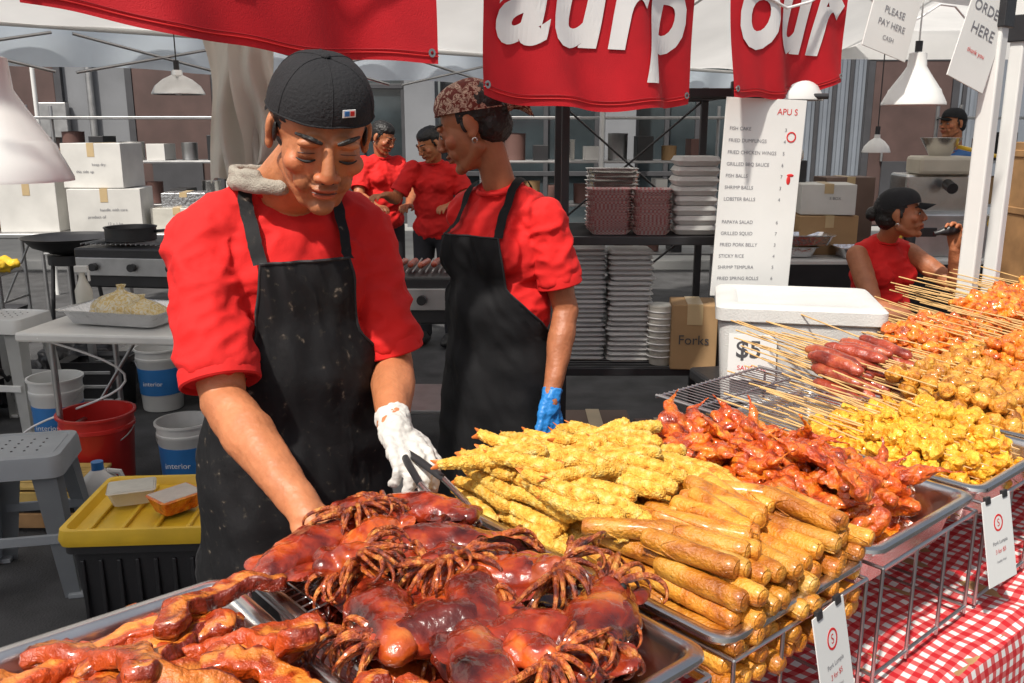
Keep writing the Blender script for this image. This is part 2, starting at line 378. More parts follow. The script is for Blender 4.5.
# ---------------------------------------------------------------- heat lamps
def lamp(x,y,z,r,h,mat,kind=0,top=2.1):
    g=group('heat_lamp',(x,y,z)); b=MB(); m=Matrix.Translation((x,y,z))
    if kind==0: prof=[(r*.9,.004),(r,0),(r,.006),(r*.90,h*.16),(r*.72,h*.36),(r*.45,h*.60),(r*.30,h*.75),(r*.27,h),(r*.1,h*1.03),(0,h*1.03)]
    else: prof=[(r*.96,.003),(r,0),(r,.005),(r*.85,h*.35),(r*.55,h*.62),(r*.22,h*.8),(r*.2,h),(0,h)]
    b.lathe(prof,mat,m,36); b.lathe([(r*.95,.006),(r*.8,h*.3),(r*.3,h*.6),(0,h*.65)],enamel,m,36)
    b.sph((0,0,h*.35),(r*.28,r*.28,r*.35),enamel,m)
    b.cyl((x,y,z+h),(x,y,top),.003,blackpl if kind else white,seg=8); b.cyl((x,y,z+h),(x,y,z+h+.04),.012,blackpl,seg=12)
    b.obj('shade',g)
lamp(-.905,1.62,1.462,.118,.21,enamel,0,2.2)
lamp(-1.43,4.0,1.70,.11,.10,steel,1,2.6)
lamp(.88,3.05,1.645,.135,.13,enamel,1,2.35)
lamp(1.38,3.2,1.635,.105,.17,enamel,0,2.35)
lamp(1.86,4.7,1.44,.07,.09,enamel,1,2.6)
# ---------------------------------------------------------------- hanging order signs
def hsign(x,y,z,w,h,yaw,roll,lines):
    g=group('order_sign',(x,y,z)); m=TR((x,y,z),yaw)@Matrix.Rotation(roll,4,'Y')@Matrix.Rotation(R(90),4,'X')
    b=MB(); b.box((0,0,0),(w,h,.004),paper,m,bev=.001)
    for i,(t,sz,mt,yy) in enumerate(lines): b.add(textmesh(t,sz),mt,m@Matrix.Translation((0,yy,.0035)),False)
    for q in (-1,1): b.tube([m@V((q*w*.45,h*.5,0)),m@V((q*w*.4,h*.5+.12,-.02))],.0015,letter)
    b.obj('board',g)
hsign(1.235,3.05,1.965,.2,.36,R(25),R(14),[('PLEASE',.03,inkg,-.06),('PAY HERE',.028,inkg,-.1),('CASH',.02,inkg,-.14)])
hsign(1.425,2.85,1.885,.17,.42,R(25),R(18),[('ORDER',.042,inkg,.0),('HERE',.046,inkg,-.065),('thank you',.02,inkr,-.12)])
# ---------------------------------------------------------------- food table
g=group('serving_table',S(1.2,.25,0)); 
b=MB(); b.box((0,0,0),(5.2,.70,.03),plank,SM(1.6,.25,.745)@Matrix.Identity(4))
for s in (-.85,1.2,4.1):
    for w in (-.05,.55): b.cyl(S(s,w,0),S(s,w,.73),.016,steel_d)
b.obj('table_frame',g)
prof=[(-.12,.40),(-.12,.764),(.60,.764),(.612,.755),(.615,.73),(.62,.6),(.625,.4),(.63,.22),(.635,.08)]
cum=[0]
for p,q in zip(prof,prof[1:]): cum.append(cum[-1]+math.dist(p,q))
b=MB(); NP=60
def samp(t):
    d=t*cum[-1]
    for i in range(len(cum)-1):
        if d<=cum[i+1]+1e-9:
            k=(d-cum[i])/(cum[i+1]-cum[i]); return prof[i][0]+(prof[i+1][0]-prof[i][0])*k,prof[i][1]+(prof[i+1][1]-prof[i][1])*k
    return prof[-1]
def tc(u,v):
    s=-1.05+5.3*u; w,z=samp(v)
    if w>.6: w+=(.73-z)*(.05*math.sin(s*17)+.03*math.sin(s*31+1)+.02)
    else: z+=.008*noise.noise(V((s*9,w*9,0)))+.006*noise.noise(V((s*25,w*14,3)))
    return S(s,w,z)
b.grid(tc,330,NP,ging,uvf=lambda u,v:(5.3*u+.005*math.sin(v*30+u*40),v*cum[-1]+.006*math.sin(u*90))); b.obj('tablecloth',g)
# ---------------------------------------------------------------- steel trays
ZR=.98
def rrect(hx,hy,r,n=6):
    pts=[]
    for cx,cy,a0 in ((hx-r,hy-r,0),(-hx+r,hy-r,90),(-hx+r,-hy+r,180),(hx-r,-hy+r,270)):
        for i in range(n+1):
            a=R(a0+90*i/n); pts.append((cx+r*math.cos(a),cy+r*math.sin(a)))
    return pts
def loftmesh(b,levels,mat,mx,cap=True):
    bb=bmesh.new(); rings=[]
    for hx,hy,r,z in levels: rings.append([bb.verts.new((x,y,z)) for x,y in rrect(hx,hy,r)])
    n=len(rings[0])
    for a,c in zip(rings,rings[1:]):
        for i in range(n): bb.faces.new((a[i],c[i],c[(i+1)%n],a[(i+1)%n]))
    if cap: bb.faces.new(rings[-1])
    b.add_bm(bb,mat,mx)
def pan(b,cs,cw,ls=.325,lw=.53,depth=.075,z=ZR,mat=steel,yaw=0):
    hx,hy=ls/2,lw/2; r=.028
    m=SM(cs,cw,z)@Matrix.Rotation(yaw,4,'Z')
    loftmesh(b,[(hx-.001,hy-.001,r,-.010),(hx+.001,hy+.001,r,-.006),(hx,hy,r,-.001),(hx-.003,hy-.003,r,.001),(hx-.013,hy-.013,r*.8,.001),(hx-.017,hy-.017,r*.7,-.002),(hx-.021,hy-.021,r*.7,-.012),(hx-.034,hy-.034,r*.7,-depth+.01),(hx-.04,hy-.04,r*.6,-depth+.003),(hx-.05,hy-.05,r*.5,-depth)],mat,m)
tr_s=[-.18,.165,.51,.855,1.195,1.535,1.875,2.215,2.555]
names=['pork_belly_tray','squid_tray','shrimp_and_roll_tray','chicken_wing_tray','skewer_tray','skewer_tray','skewer_tray','skewer_tray','skewer_tray']
for s,n in zip(tr_s,names):
    g=group(n,S(s,.265,ZR)); b=MB(); pan(b,s,.265,depth=.085,yaw=U(-.008,.008)); 
    o=b.obj('steel_pan',g)
    b=MB(); zt=ZR-.025; zb=.775; x0,x1=s-.15,s+.15
    for w in (.0,.535):
        b.tube([S(x0,w,zt),S(x1,w,zt)],.0028,chrome); b.tube([S(x0,w,zb+.012),S(x1,w,zb+.012)],.0028,chrome)
        for x in (x0,s-.05,s+.05,x1): b.tube([S(x,w,zt),S(x,w,zb)],.0028,chrome)
    for x in (x0,x1): b.tube([S(x,0,zt),S(x,.535,zt)],.0028,chrome); b.tube([S(x,0,zb+.012),S(x,.535,zb+.012)],.0028,chrome)
    b.obj('wire_stand',g)
# ---------------------------------------------------------------- FOOD meshes
def capsule_mesh(L,r,vox,n=8,bend=0,rf=None):
    pr=[]
    pts=[V((L*(i/n-.5),bend*math.sin(math.pi*i/n),0)) for i in range(n+1)]
    rr=[rf(i/n)*r if rf else r for i in range(n+1)]
    for i in range(n): pr.append(C(pts[i],pts[i+1],rr[i],rr[i+1]))
    return blob(pr,vox,2)
shr=[]
for k in range(5):
    me=capsule_mesh(.120,.0124,.0020,8,U(-.008,.010),lambda t:.62+.44*t**.7-.25*max(0,t-.85)/.15)
    disp(me,[(.0010,60),(.0012,200),(.0018,430)],k)
    b=MB(); b.add(me,f_tempura)
    for q in (-1,1): b.tube([(-.056,0,0),(-.066,q*.003,.001),(-.076,q*.007,.002)],[.004,.005,.0015],f_tail,flat=.35)
    shr.append(b.mesh('shrimp'))
crumb=[]
for k in range(3):
    me=blob([E((U(-.008,.008),U(-.006,.006),0),(.006,.006,.005)) for _ in range(4)],.0022,1); disp(me,[(.004,90),(.004,200)],k+9); b=MB(); b.add(me,f_tempura); crumb.append(b.mesh('crumb'))
roll=[]
for k in range(6):
    b=MB(); n=36; L=.120; pts=[];rr=[]
    for i in range(n+1):
        t=i/n; pts.append(V((L*(t-.5),.0020*math.sin(t*3+k),0))); rr.append(.0134*(1-(abs(2*t-1)**16)*.20)*(1+.02*math.sin(t*9+k)))
    b.tube(pts,rr,f_roll,seg=30)
    b.tube([V((L*(i/20-.5),.0133*math.cos(.6+i*.07),.0135*math.sin(.6+i*.07))) for i in range(0,21)],.0010,f_roll,seg=6)
    b.tube([V((-L*.18+.010*math.cos(i*.4),.0136*math.cos(i*.16+k),.0136*math.sin(i*.16+k))) for i in range(0,16)],.0007,f_roll,seg=6)
    for sx in (-1,1): b.sph((sx*L*.5,0,0),(.0025,.0085,.0085),f_roll,seg=14)
    me=b.mesh('roll'); disp(me,[(.0010,40),(.0006,140),(.0004,330)],k)
    roll.append(me)
wing=[]
for k in range(6):
    a=U(.9,1.7); sg=1 if k%2 else -1
    p0=V((-.050,0,0)); p1=V((0,.0,.004)); p2=p1+V((math.cos(math.pi-a*.75)*.058,sg*math.sin(math.pi-a*.75)*.058,U(-.01,.012))); p3=p2+V((U(.0,.03),sg*.038,U(-.01,.02)))
    me=blob([C(p0,p0*.45,.010,.020),C(p0*.45,p1,.019,.011),E(p0,(.011,.011,.011)),C(p1,p1.lerp(p2,.5),.0115,.016),C(p1.lerp(p2,.5),p2,.016,.009),C(p2,p3,.009,.003),E(p0.lerp(p2,.5)*.75,(.020,.018,.006))],.0028,2)
    for v in me.vertices: v.co.z*=.8
    disp(me,[(.006,42),(.003,110),(.0012,260)],k); b=MB(); b.add(me,f_wing); wing.append(b.mesh('wing'))
drum=[]
for k in range(3):
    me=blob([C((-.045,0,0),(-.015,0,0),.006,.011),C((-.015,0,0),(.025,0,0),.013,.021),E((-.048,0,0),(.009,.010,.009))],.003,2); disp(me,[(.007,42),(.003,110)],k+5)
    b=MB(); b.add(me,f_wing); drum.append(b.mesh('drumette'))
squid=[];tent_m=[]
def tcurl(b,base,dirv,L,r,curl,mat,c0=.05,c1=.20,taper=.72):
    pts=[];rr=[];p=V(base);d=V(dirv).normalized();ax=V(curl).normalized()
    n=16; wob=U(0,6)
    for i in range(n+1):
        pts.append(p.copy()); rr.append(r*(1-taper*(i/n)**1.1)*(1+.12*(i%2)))
        d=Matrix.Rotation((c0+c1*(i/n)**1.5),3,ax)@d; d=(d+V((math.sin(wob+i),math.cos(wob+i*1.3),math.sin(wob+i*.7)))*.06).normalized(); p=p+d*(L/n)
    b.tube(pts,rr,mat,seg=8)
def mop(b,base,fan,n,L,r,up=.55):
    for i in range(n):
        a=-fan+2*fan*i/(n-1)+U(-.15,.15)
        tcurl(b,V(base)+V((0,.013*math.sin(a),U(-.004,.006)+.006*math.cos(a))),(math.cos(a),math.sin(a)*.9,up*U(.1,1.1)),L*U(.75,1.25),r*U(.8,1.1),(-math.sin(a)+U(-.3,.3),math.cos(a)+U(-.3,.3),U(-.6,.6)),f_tent,.05,.36,.80)
for k in range(4):
    me=capsule_mesh(.128,.034,.0035,8,U(-.010,.010),lambda t:.20+.84*math.sin(math.pi*(.12+.70*t))**.75)
    for v in me.vertices: v.co.z*=.66
    disp(me,[(.006,22),(.0025,60),(.0010,180)],k)
    b=MB(); b.add(me,f_squid)
    for q in (-1,1):
        fm=blob([E((-.046,q*.026,0),(.030,.022,.0045),(0,0,q*.5))],.003,2); disp(fm,[(.008,35)],k+q); b.add(fm,f_squid)
    hd=blob([E((.068,0,0),(.019,.018,.014))],.003,1); disp(hd,[(.004,70)],k); b.add(hd,f_squid)
    for q in (-1,1): b.sph((.070,q*.016,.004),.0045,lash,seg=10)
    mop(b,(.076,0,0),1.0,10,.065,.0050,.5)
    squid.append(b.mesh('squid'))
for k in range(4):
    b=MB(); hm=blob([E((-.010,0,.008),(.026,.024,.018)),E((-.035,0,.002),(.026,.028,.014))],.003,1); disp(hm,[(.006,60)],k); b.add(hm,f_squid)
    mop(b,(.0,0,.010),1.7,20,.080,.0052,.9)
    tent_m.append(b.mesh('tentacles'))
flap=[]
for k in range(3):
    b=MB()
    def ff(u,v,k=k):
        x=(u-.5)*.12; w=.034*math.sin(math.pi*min(1,.1+u*.95))**.6
        a=(v-.5)*2.6; return V((x,w*math.sin(a)+.004*math.sin(u*9+k),w*.75*math.cos(a)-.012+.008*noise.noise(V((u*6,v*5,k)))))
    b.grid(ff,26,20,f_squid,thick=.004); flap.append(b.mesh('flap'))
pork=[]
for k in range(6):
    n=40; L=U(.14,.20); hw,hh=.0105,.0165; ns=24; bb=bmesh.new(); rings=[]; curv=U(-1,1)*2+(3.5 if k%2 else -3.5); p=V((0,0,0)); d=V((1,0,0)); P=[]
    if k==0: L=.25
    for i in range(n+1):
        P.append((p.copy(),d.copy())); p+=d*(L/n); d=Matrix.Rotation(curv*L/n*1.7,3,'Z')@d
    cen=sum((q[0] for q in P),V())/(n+1)
    lay=bb.verts.layers.float_color.new('Col')
    for i,(p,d) in enumerate(P):
        nn=V((-d.y,d.x,0)); e=min(1,min(i,n-i)/1.5+.72); ring=[]
        for j in range(ns):
            a=2*math.pi*j/ns; cx=math.copysign(abs(math.cos(a))**.45,math.cos(a)); cz=math.copysign(abs(math.sin(a))**.45,math.sin(a))
            wv=.003*math.sin(i*.6+k)
            v=bb.verts.new(p-cen+nn*(cx*hh*e+wv)+V((0,0,cz*hw*e+.004*math.sin(i*.3+k))))
            t=(cx+1)/2+.10*noise.noise(V((i*.3,j*.3,k)))
            if t>.90: c=(.24,.022,.003)
            elif t>.70: c=(.72,.22,.030)
            elif t>.52: c=(.38,.042,.005)
            elif t>.34: c=(.74,.25,.035)
            else: c=(.50,.065,.006)
            v[lay]=(*c,1); ring.append(v)
        rings.append(ring)
    for a,c in zip(rings,rings[1:]):
        for j in range(ns): bb.faces.new((a[j],a[(j+1)%ns],c[(j+1)%ns],c[j]))
    bb.faces.new(rings[0][::-1]); bb.faces.new(rings[-1])
    bmesh.ops.recalc_face_normals(bb,faces=bb.faces[:])
    me=bpy.data.meshes.new('pork'); bb.to_mesh(me); bb.free()
    disp(me,[(.004,50),(.0025,120),(.0012,260)],k)
    for pg in me.polygons: pg.use_smooth=True
    me.materials.append(f_pork); pork.append(me)
def skewer(kind,k):
    b=MB(); b.tube([(-.27+.0,0,0),(.0,.0,.0),(.085,0,0)],[.0018,.0018,.0011],wood,seg=7)
    if kind=='saus':
        me=capsule_mesh(.12,.0155,.003,8,.004,lambda t:1-.35*abs(2*t-1)**4); disp(me,[(.003,40)],k); b.add(me,f_saus,Matrix.Translation((0.01,0,0)))
    elif kind=='ball':
        for i in range(4):
            me=blob([E((0,0,0),(.019,.019,.018))],.0032,1); disp(me,[(.006,60),(.003,150)],k*5+i); b.add(me,f_ball,Matrix.Translation((-.052+i*.036,U(-.003,.003),0)))
    elif kind=='oran':
        for i in range(4):
            me=blob([E((0,0,0),(.021,.023,.013)),E((.006,.008,.004),(.014,.015,.012))],.0032,1); disp(me,[(.011,45),(.004,140)],k*5+i); b.add(me,f_oran,TR((-.05+i*.034,U(-.005,.005),U(-.003,.003)),random.random()*6))
    elif kind=='yel':
        for i in range(4):
            me=blob([E((0,0,0),(.018,.02,.015))]+[E((U(-.015,.015),U(-.018,.018),U(-.008,.012)),(.009,.009,.008)) for _ in range(5)],.003,1); disp(me,[(.008,60),(.005,150)],k*5+i); b.add(me,f_yel,TR((-.05+i*.034,0,0),random.random()*6))
    return b.mesh('skewer_'+kind)
SKW={kd:[skewer(kd,k) for k in range(3)] for kd in ('saus','ball','oran','yel')}
def put(me,parent,name,s,w,z,yaw=0,tx=0,ty=0,sc=1):
    o=bpy.data.objects.new(name,me); COL.objects.link(o); setp(o,parent)
    o.matrix_basis=SM(s,w,z)@Matrix.Rotation(yaw,4,'Z')@Matrix.Rotation(ty,4,'Y')@Matrix.Rotation(tx,4,'X')@Matrix.Diagonal((sc,sc,sc,1))
hs=group('tempura_shrimp_pile',S(.5,.13,.92)); hr=group('fried_spring_roll_pile',S(.5,.4,.92))
for k in range(7):
    z=.912+k*.0205; sh=k*.009
    for row in range(3 if k<4 else 2):
        s=.362+sh*.8
        while s<.668-sh*.4:
            w=.025+row*.112+sh*.2+U(-.012,.012)
            put(random.choice(shr),hs,'shrimp',s+U(-.004,.004),w,z+U(-.003,.003),R(-90)+U(-.18,.18)+(.5 if (row==1 and s>.52 and k>4) else 0),U(0,6.28),U(-.08,.08),U(.98,1.12))
            s+=.0265
for i in range(28):
    s=.38+.27*((i*.618)%1); w=U(.03,.29)
    put(random.choice(shr),hs,'shrimp',s,w,1.056+U(-.004,.010)-max(0,w-.2)*.25,R(-90)+(U(-.3,.3) if i%3 else U(.5,1.4)),U(0,6),U(-.10,.10)-.04,U(1.0,1.18))
for i in range(40):
    put(random.choice(crumb),hs,'tempura_crumb',U(.37,.66),U(.05,.36),1.045+U(-.03,.005),U(0,6),U(0,6),0,U(.4,.8))
for k in range(5):
    z=.913+k*.0258; sh=k*.006
    for row in range(2):
        s=.368+sh
        while s<.662-sh*.3:
            w=.350+row*.115+U(-.014,.014)
            put(random.choice(roll),hr,'spring_roll',s+U(-.003,.003),w,z+U(-.002,.003),R(-90)+U(-.12,.12)+(.35 if (k>=3 and row==0 and s>.52) else 0),U(0,6.28),U(-.05,.05),U(.97,1.05))
            s+=.0290
for i in range(17):
    s=.385+.265*((i*.618)%1); w=.345+.115*((i*.37)%1)
    put(random.choice(roll),hr,'spring_roll',s,w,1.044+U(-.003,.006)-max(0,w-.42)*.2,R(-90)+U(-.35,.6),U(0,6.28),U(-.05,.11),U(.97,1.06))
hw_=group('glazed_chicken_wing_pile',S(.855,.265,.92))
for k in range(5):
    z=.920+k*.021; f=1-.06*k
    for i in range(28):
        s=.862+U(-.128,.128)*f; w=.265+U(-.235,.235)*f
        put(random.choice(wing+wing+drum),hw_,'chicken_wing',s,w,z+U(-.006,.006),U(0,6.28),U(-.7,.7)+(3.14 if random.random()<.4 else 0),U(-.4,.4),U(.85,1.12))
for i in range(18):
    w=.24+U(-.17,.22)
    put(random.choice(wing),hw_,'chicken_wing',.862+U(-.10,.10),w,1.014+U(-.01,.012),U(0,6.28),U(-.8,.8),U(-.4,.3),U(.95,1.1))
hq=group('grilled_squid_pile',S(.165,.265,.92))
for k in range(4):
    z=.922+k*.023; f=1-.05*k
    for i in range(14):
        s=.165+U(-.105,.105)*f; w=.265+U(-.2,.2)*f
        put(random.choice(squid+flap),hq,'squid',s,w,z+U(-.006,.006),U(0,6.28),U(-.4,.4),U(-.25,.25),U(.85,1.1))
top=[(.07,.07,0,.3),(.16,.05,1,-1.8),(.25,.08,0,2.0),(.09,.17,1,-.9),(.21,.17,0,-.6),(.06,.27,0,1.2),(.17,.25,1,-2.0),(.26,.25,0,-1.2),(.10,.34,0,2.8),(.15,.42,0,-.3),(.25,.36,1,-1.3),(.21,.46,0,.6),(.07,.45,0,-1.9),(.14,.11,0,-2.5),(.25,.14,0,.9),(.16,.32,0,.9),(.25,.43,0,-2.4),(.20,.28,0,2.2),(.12,.48,1,-1.5)]
for i,(s,w,kd,yw) in enumerate(top):
    if kd: put(tent_m[i%4],hq,'squid_tentacles',s,w,1.020+U(-.002,.006),yw,U(-.25,.25),U(-.1,.3),U(.92,1.08))
    else: put((squid+squid+flap)[(i*3)%11],hq,'squid',s,w,1.014+U(-.004,.006),yw,U(-.3,.3),U(-.10,.10),U(1.0,1.12))
hp=group('roast_pork_belly_pile',S(-.19,.265,.92))
for k in range(4):
    z=.916+k*.020
    for i in range(18):
        put(random.choice(pork),hp,'pork_strip',-.175+U(-.075,.07),.275+(i/17-.5)*.42+U(-.02,.02),z+U(-.004,.005),U(-.6,.6)+(3.14 if i%2 else 0)+(1.4 if i%5==0 else 0),U(-.5,.5),U(-.08,.08),U(.9,1.05))
for i in range(22):
    s=-.105+U(-.14,.045); put(pork[i%6],hp,'pork_strip',s,.115+(i%11)*.036,.992+(.012 if i>10 else 0)+.10*max(0,s+.16)+U(0,.006),U(-.8,.8)+3.14*(i%2),U(-.6,.6),U(-.08,.08),U(.95,1.08))
def skewers(name,kind,s0,s1,w,layers,step,zb=.935,dz=.026,jw=.02,yb=0):
    g=group(name,S((s0+s1)/2,w,zb))
    for k in range(layers):
        s=s0+k*step*.3
        while s<s1-k*step*.2:
            put(random.choice(SKW[kind]),g,'skewer',s+U(-.005,.005),w-k*.018+U(-jw,jw),zb+k*dz+U(-.004,.004),R(-90)+yb+U(-.2,.2),U(0,6.28),U(-.04,.04)+R(6),U(.95,1.05))
            s+=step
skewers('fried_tempura_skewers','yel',1.05,1.36,.42,4,.042,zb=.935)
skewers('fried_tempura_skewers','yel',1.05,1.36,.29,3,.042,zb=.93)
skewers('fish_ball_skewers','ball',1.40,1.72,.40,4,.040,zb=.935)
skewers('fish_ball_skewers','ball',1.44,1.95,.27,4,.042,zb=.94)
skewers('sausage_skewers','saus',1.35,1.66,.09,4,.038,zb=.965,yb=-.05)
skewers('orange_chicken_skewers','oran',1.72,2.05,.12,5,.044,zb=.945)
skewers('orange_chicken_skewers','oran',1.74,2.40,.36,5,.046,zb=.945)
skewers('orange_chicken_skewers','oran',2.06,2.75,.14,6,.046,zb=.94)
skewers('sausage_skewers','saus',2.3,2.75,.36,5,.046,zb=.94)
g=group('cooling_rack',S(1.2,.03,1)); b=MB()
for i in range(23): b.tube([S(1.02+i*.016,-.14,.995),S(1.02+i*.016,.17,.988)],.0014,chrome,seg=6)
for w in (-.14,-.04,.07,.17): b.tube([S(1.01,w,.990-.022*(w+.1)),S(1.385,w,.990-.022*(w+.1))],.0028,chrome)
for s in (1.01,1.385): b.tube([S(s,-.14,.995),S(s,.17,.988)],.0032,chrome)
for s in (1.02,1.37): b.tube([S(s,-.11,.99),S(s,-.11,.765)],.003,chrome)
b.obj('wire_grid',g)
g=group('wire_grate',S(.05,.05,.99)); b=MB()
for i in range(9): b.tube([S(.012,.02+i*.016,.972),S(.13,.02+i*.016,.985)],.0013,chrome,seg=6)
for i in range(7): b.tube([S(.02+i*.018,.015,.975),S(.02+i*.018,.155,.979)],.0013,chrome,seg=6)
b.obj('wires',g)
def pcard(s,w,z,h,wd,lean,yaw=0,lines=1):
    g=group('price_card',S(s,w,z)); m=SM(s,w,z)@Matrix.Rotation(yaw,4,'Z')@Matrix.Rotation(R(90)-lean,4,'X')
    b=MB(); b.box((0,0,0),(wd,h,.0015),paper,m,bev=.0004)
    b.lathe([(.011,.0012),(.014,.0012),(.014,.0008),(.011,.0008)],inkr,m@Matrix.Translation((0,h*.2,0)),20)
    b.add(textmesh('S',.018),inkr,m@Matrix.Translation((0,h*.2-.006,.0012)),False)
    for i,(t,sz) in enumerate((('Pork Lumpia',.009),('3 for $5',.010),('freshly fried',.006))): b.add(textmesh(t,sz),inkg if i!=1 else inkr,m@Matrix.Translation((0,-.006-i*.015,.0015)),False)
    for q in (-1,1): b.box((q*wd*.3,h*.5,0),(.014,.012,.006),blackpl,m,bev=.001)
    b.obj('card',g)
pcard(.54,.562,.895,.14,.088,R(12),R(6)); pcard(1.04,.562,.905,.14,.088,R(12),R(-5)); pcard(1.6,.562,.90,.13,.09,R(12))
# ---------------------------------------------------------------- PEOPLE
def hand(side,curl,thumb=.5,k=1,spread=.06):
    """local: y along fingers, z back of the hand, x*side toward thumb"""
    pr=[]; s=side*k
    xs=[.030,.010,-.010,-.028]; ys=[.088,.093,.089,.080]; ln=[.070,.078,.072,.056]; rr=[.0098,.0100,.0095,.0083]
    pr.append(E((0,.042*k,0),(.034*k,.05*k,.0135*k)))
    for i in range(4):
        kn=V((xs[i]*s,ys[i]*k,0)); pr.append(C(V((xs[i]*s*.55,.005*k,0)),kn,.0135*k,rr[i]*1.12*k))
        d=V((xs[i]*s*2.2*spread/.06*.9,1*k,0)).normalized(); p=kn; c=curl[i] if isinstance(curl,(list,tuple)) else curl
        for j,fr in enumerate((.44,.31,.25)):
            ax=V((1,0,0)); d=Matrix.Rotation(-c*(.8 if j==0 else 1),3,ax)@d
            q=p+d*ln[i]*fr*k; pr.append(C(p,q,rr[i]*k*(1-.08*j),rr[i]*k*(.92-.09*j))); p=q
    t0=V((.018*s,.018*k,-.004*k)); t1=V((.043*s,.046*k,-.012*k)); t2=V((.056*s,.073*k,(-.018-.01*thumb)*k)); t3=V(((.058-.012*thumb)*s,.096*k,(-.02-.02*thumb)*k))
    pr+= [C(t0,t1,.0155*k,.0125*k),C(t1,t2,.0118*k,.0105*k),C(t2,t3,.0103*k,.0082*k)]
    return pr
def xform(pr,m):
    out=[]; 
    for p in pr:
        if p[0]=='c': out.append(('c',m@p[1],m@p[2],p[3],p[4],p[5]))
        else: out.append(('e',m@p[1],p[2],(m.to_3x3()@(Euler(p[3]).to_matrix() if p[3] else Matrix.Identity(3))).to_euler()))
    return out
def handframe(wrist,fdir,back):
    y=V(fdir).normalized(); z=V(back); z=(z-y*z.dot(y)).normalized(); x=y.cross(z)
    m=Matrix((x,y,z)).transposed().to_4x4(); return Matrix.Translation(V(wrist))@m
SK1=(.50,.190,.082); SK2=(.40,.145,.064)
def skincol(base): 
    return lambda co:tuple(c*(1+.10*noise.noise(co*22)+.06*noise.noise(co*90)) for c in base)
def head(g,hm,neckbase,base,hat,eyes='open',fem=False,vox=.0036,hair='short',stub=True):
    inv=hm.inverted(); nb=inv@V(neckbase)
    pr=[E((0,.012,.030),(.075,.092,.083)),E((0,-.030,-.018),(.0635,.060,.082)),E((0,-.036,-.068),(.050 if not fem else .045,.048,.040)),E((0,-.074,-.094),(.022,.018,.016)),
        C((-.045,.0,-.055),(-.02,-.055,-.088),.020,.018),C((.045,.0,-.055),(.02,-.055,-.088),.020,.018)]
    for q in (-1,1):
        pr+=[E((q*.043,-.063,-.020),(.022,.020,.019)),E((q*.028,-.082,.025),(.023,.011,.0085),(0,q*.15,0)),E((q*.0315,-.0755,.0035),(.0165,.0135,.0125)),
             E((q*.0135,-.100,-.0285),(.0095,.0100,.0078)),E((q*.077,.008,.002),(.0085,.019,.029),(.15,0,q*.35)),E((q*.079,.003,-.020),(.007,.012,.014)),E((q*.03,-.07,-.05),(.018,.016,.02))]
    pr+=[C((0,-.086,.016),(0,-.106,-.020),.0085,.0115),E((0,-.108,-.0255),(.0125,.0105,.0090)),E((0,-.0915,-.0515),(.0225,.0120,.0058)),E((0,-.0895,-.0645),(.0200,.0118,.0070)),E((0,-.082,-.04),(.018,.012,.012))]
    r=.056 if not fem else .043
    pr+=[C((0,.022,-.050),nb,r*.98,r*1.1),C(nb,nb+inv.to_3x3()@V((0,0,-.06)),r*1.15,r*1.4)]
    me=blob(pr,vox,2,fac=.45)
    def fc(co):
        c=V(base)
        n=1+.10*noise.noise(co*30)+.06*noise.noise(co*90)
        dl=math.hypot(co.x/.024,(co.z+.058)/.0088)
        if co.y<-.085 and dl<1.05: c=V((base[0]*.86,base[1]*.50,base[2]*.55)); 
        elif stub and co.y<-.05 and co.z<-.033 and abs(co.x)<.038: c=c*(.78+.08*noise.noise(co*400))
        dn=math.hypot(co.x/.02,(co.z+.027)/.012)
        if co.y<-.09 and dn<1: c=V((c.x*1.05,c.y*.88,c.z*.85))
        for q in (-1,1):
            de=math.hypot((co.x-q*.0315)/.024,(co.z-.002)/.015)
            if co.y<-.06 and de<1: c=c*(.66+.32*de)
            dc=math.hypot((co.x-q*.043)/.022,(co.z+.02)/.02)
            if co.y<-.05 and dc<1: c=V((c.x*1.06,c.y*.92,c.z*.90))
            t=(-.028-co.z)/.032
            if 0<t<1 and co.y<-.06 and abs(co.x-q*(.018+.014*t))<.0022: c=c*.72
        if abs(co.z+.0575)<.0014 and abs(co.x)<.021 and co.y<-.085: c=c*.35
        return tuple(c*n)
    colorize(me,fc)
    o=mkobj('head',me,g,skin_m); o.matrix_basis=hm
    b=MB()
    for q in (-1,1):
        b.tube([(q*(.012+.038*t),-.0945+.016*t*t*1.6+ -.002*math.sin(t*3),.0285+.0060*math.sin(t*2.6)) for t in [i/8 for i in range(9)]],[.0024+.0018*math.sin(math.pi*(i/8)**.7) for i in range(9)],hair_m,flat=1.0)
        zl=-.0055 if eyes=='down' else .0075
        b.tube([(q*(.0315+.0165*t),-.0895+.0075*t*t,zl+(.0022*t*t if eyes=='down' else -.005*t*t)) for t in [i/5-1 for i in range(11)]],[.0010+.0018*(1-abs(i/5-1)) for i in range(11)],lash,seg=6)
        if eyes=='down': b.tube([(q*(.0315+.0150*t),-.0885+.0075*t*t,.0085-.003*t*t) for t in [i/5-1 for i in range(11)]],.0007,mouthl,seg=6)
        if eyes=='open':
            b.sph((q*.0315,-.0795,.001),(.0120,.0110,.0062),eyew,seg=14); b.sph((q*.0315,-.0865,.001),(.0052,.0045,.0056),eyeb,seg=12)
    b.tube([(.02*t,-.1012+.008*t*t,-.0579-.0005*t*t) for t in [i/5-1 for i in range(11)]],.0009,mouthl,seg=6)
    for q in (-1,1): b.sph((q*.007,-.1075,-.0335),(.0035,.003,.0015),lash,seg=8)
    if fem:
        for q in (-1,1): b.lathe([(.006,.0008),(.0075,0),(.006,-.0008),(.006,.0008)],steel,Matrix.Translation((q*.086,.004,-.040))@Matrix.Rotation(R(90),4,'Y'),16)
    o=b.obj('face_features',g); o.matrix_basis=hm
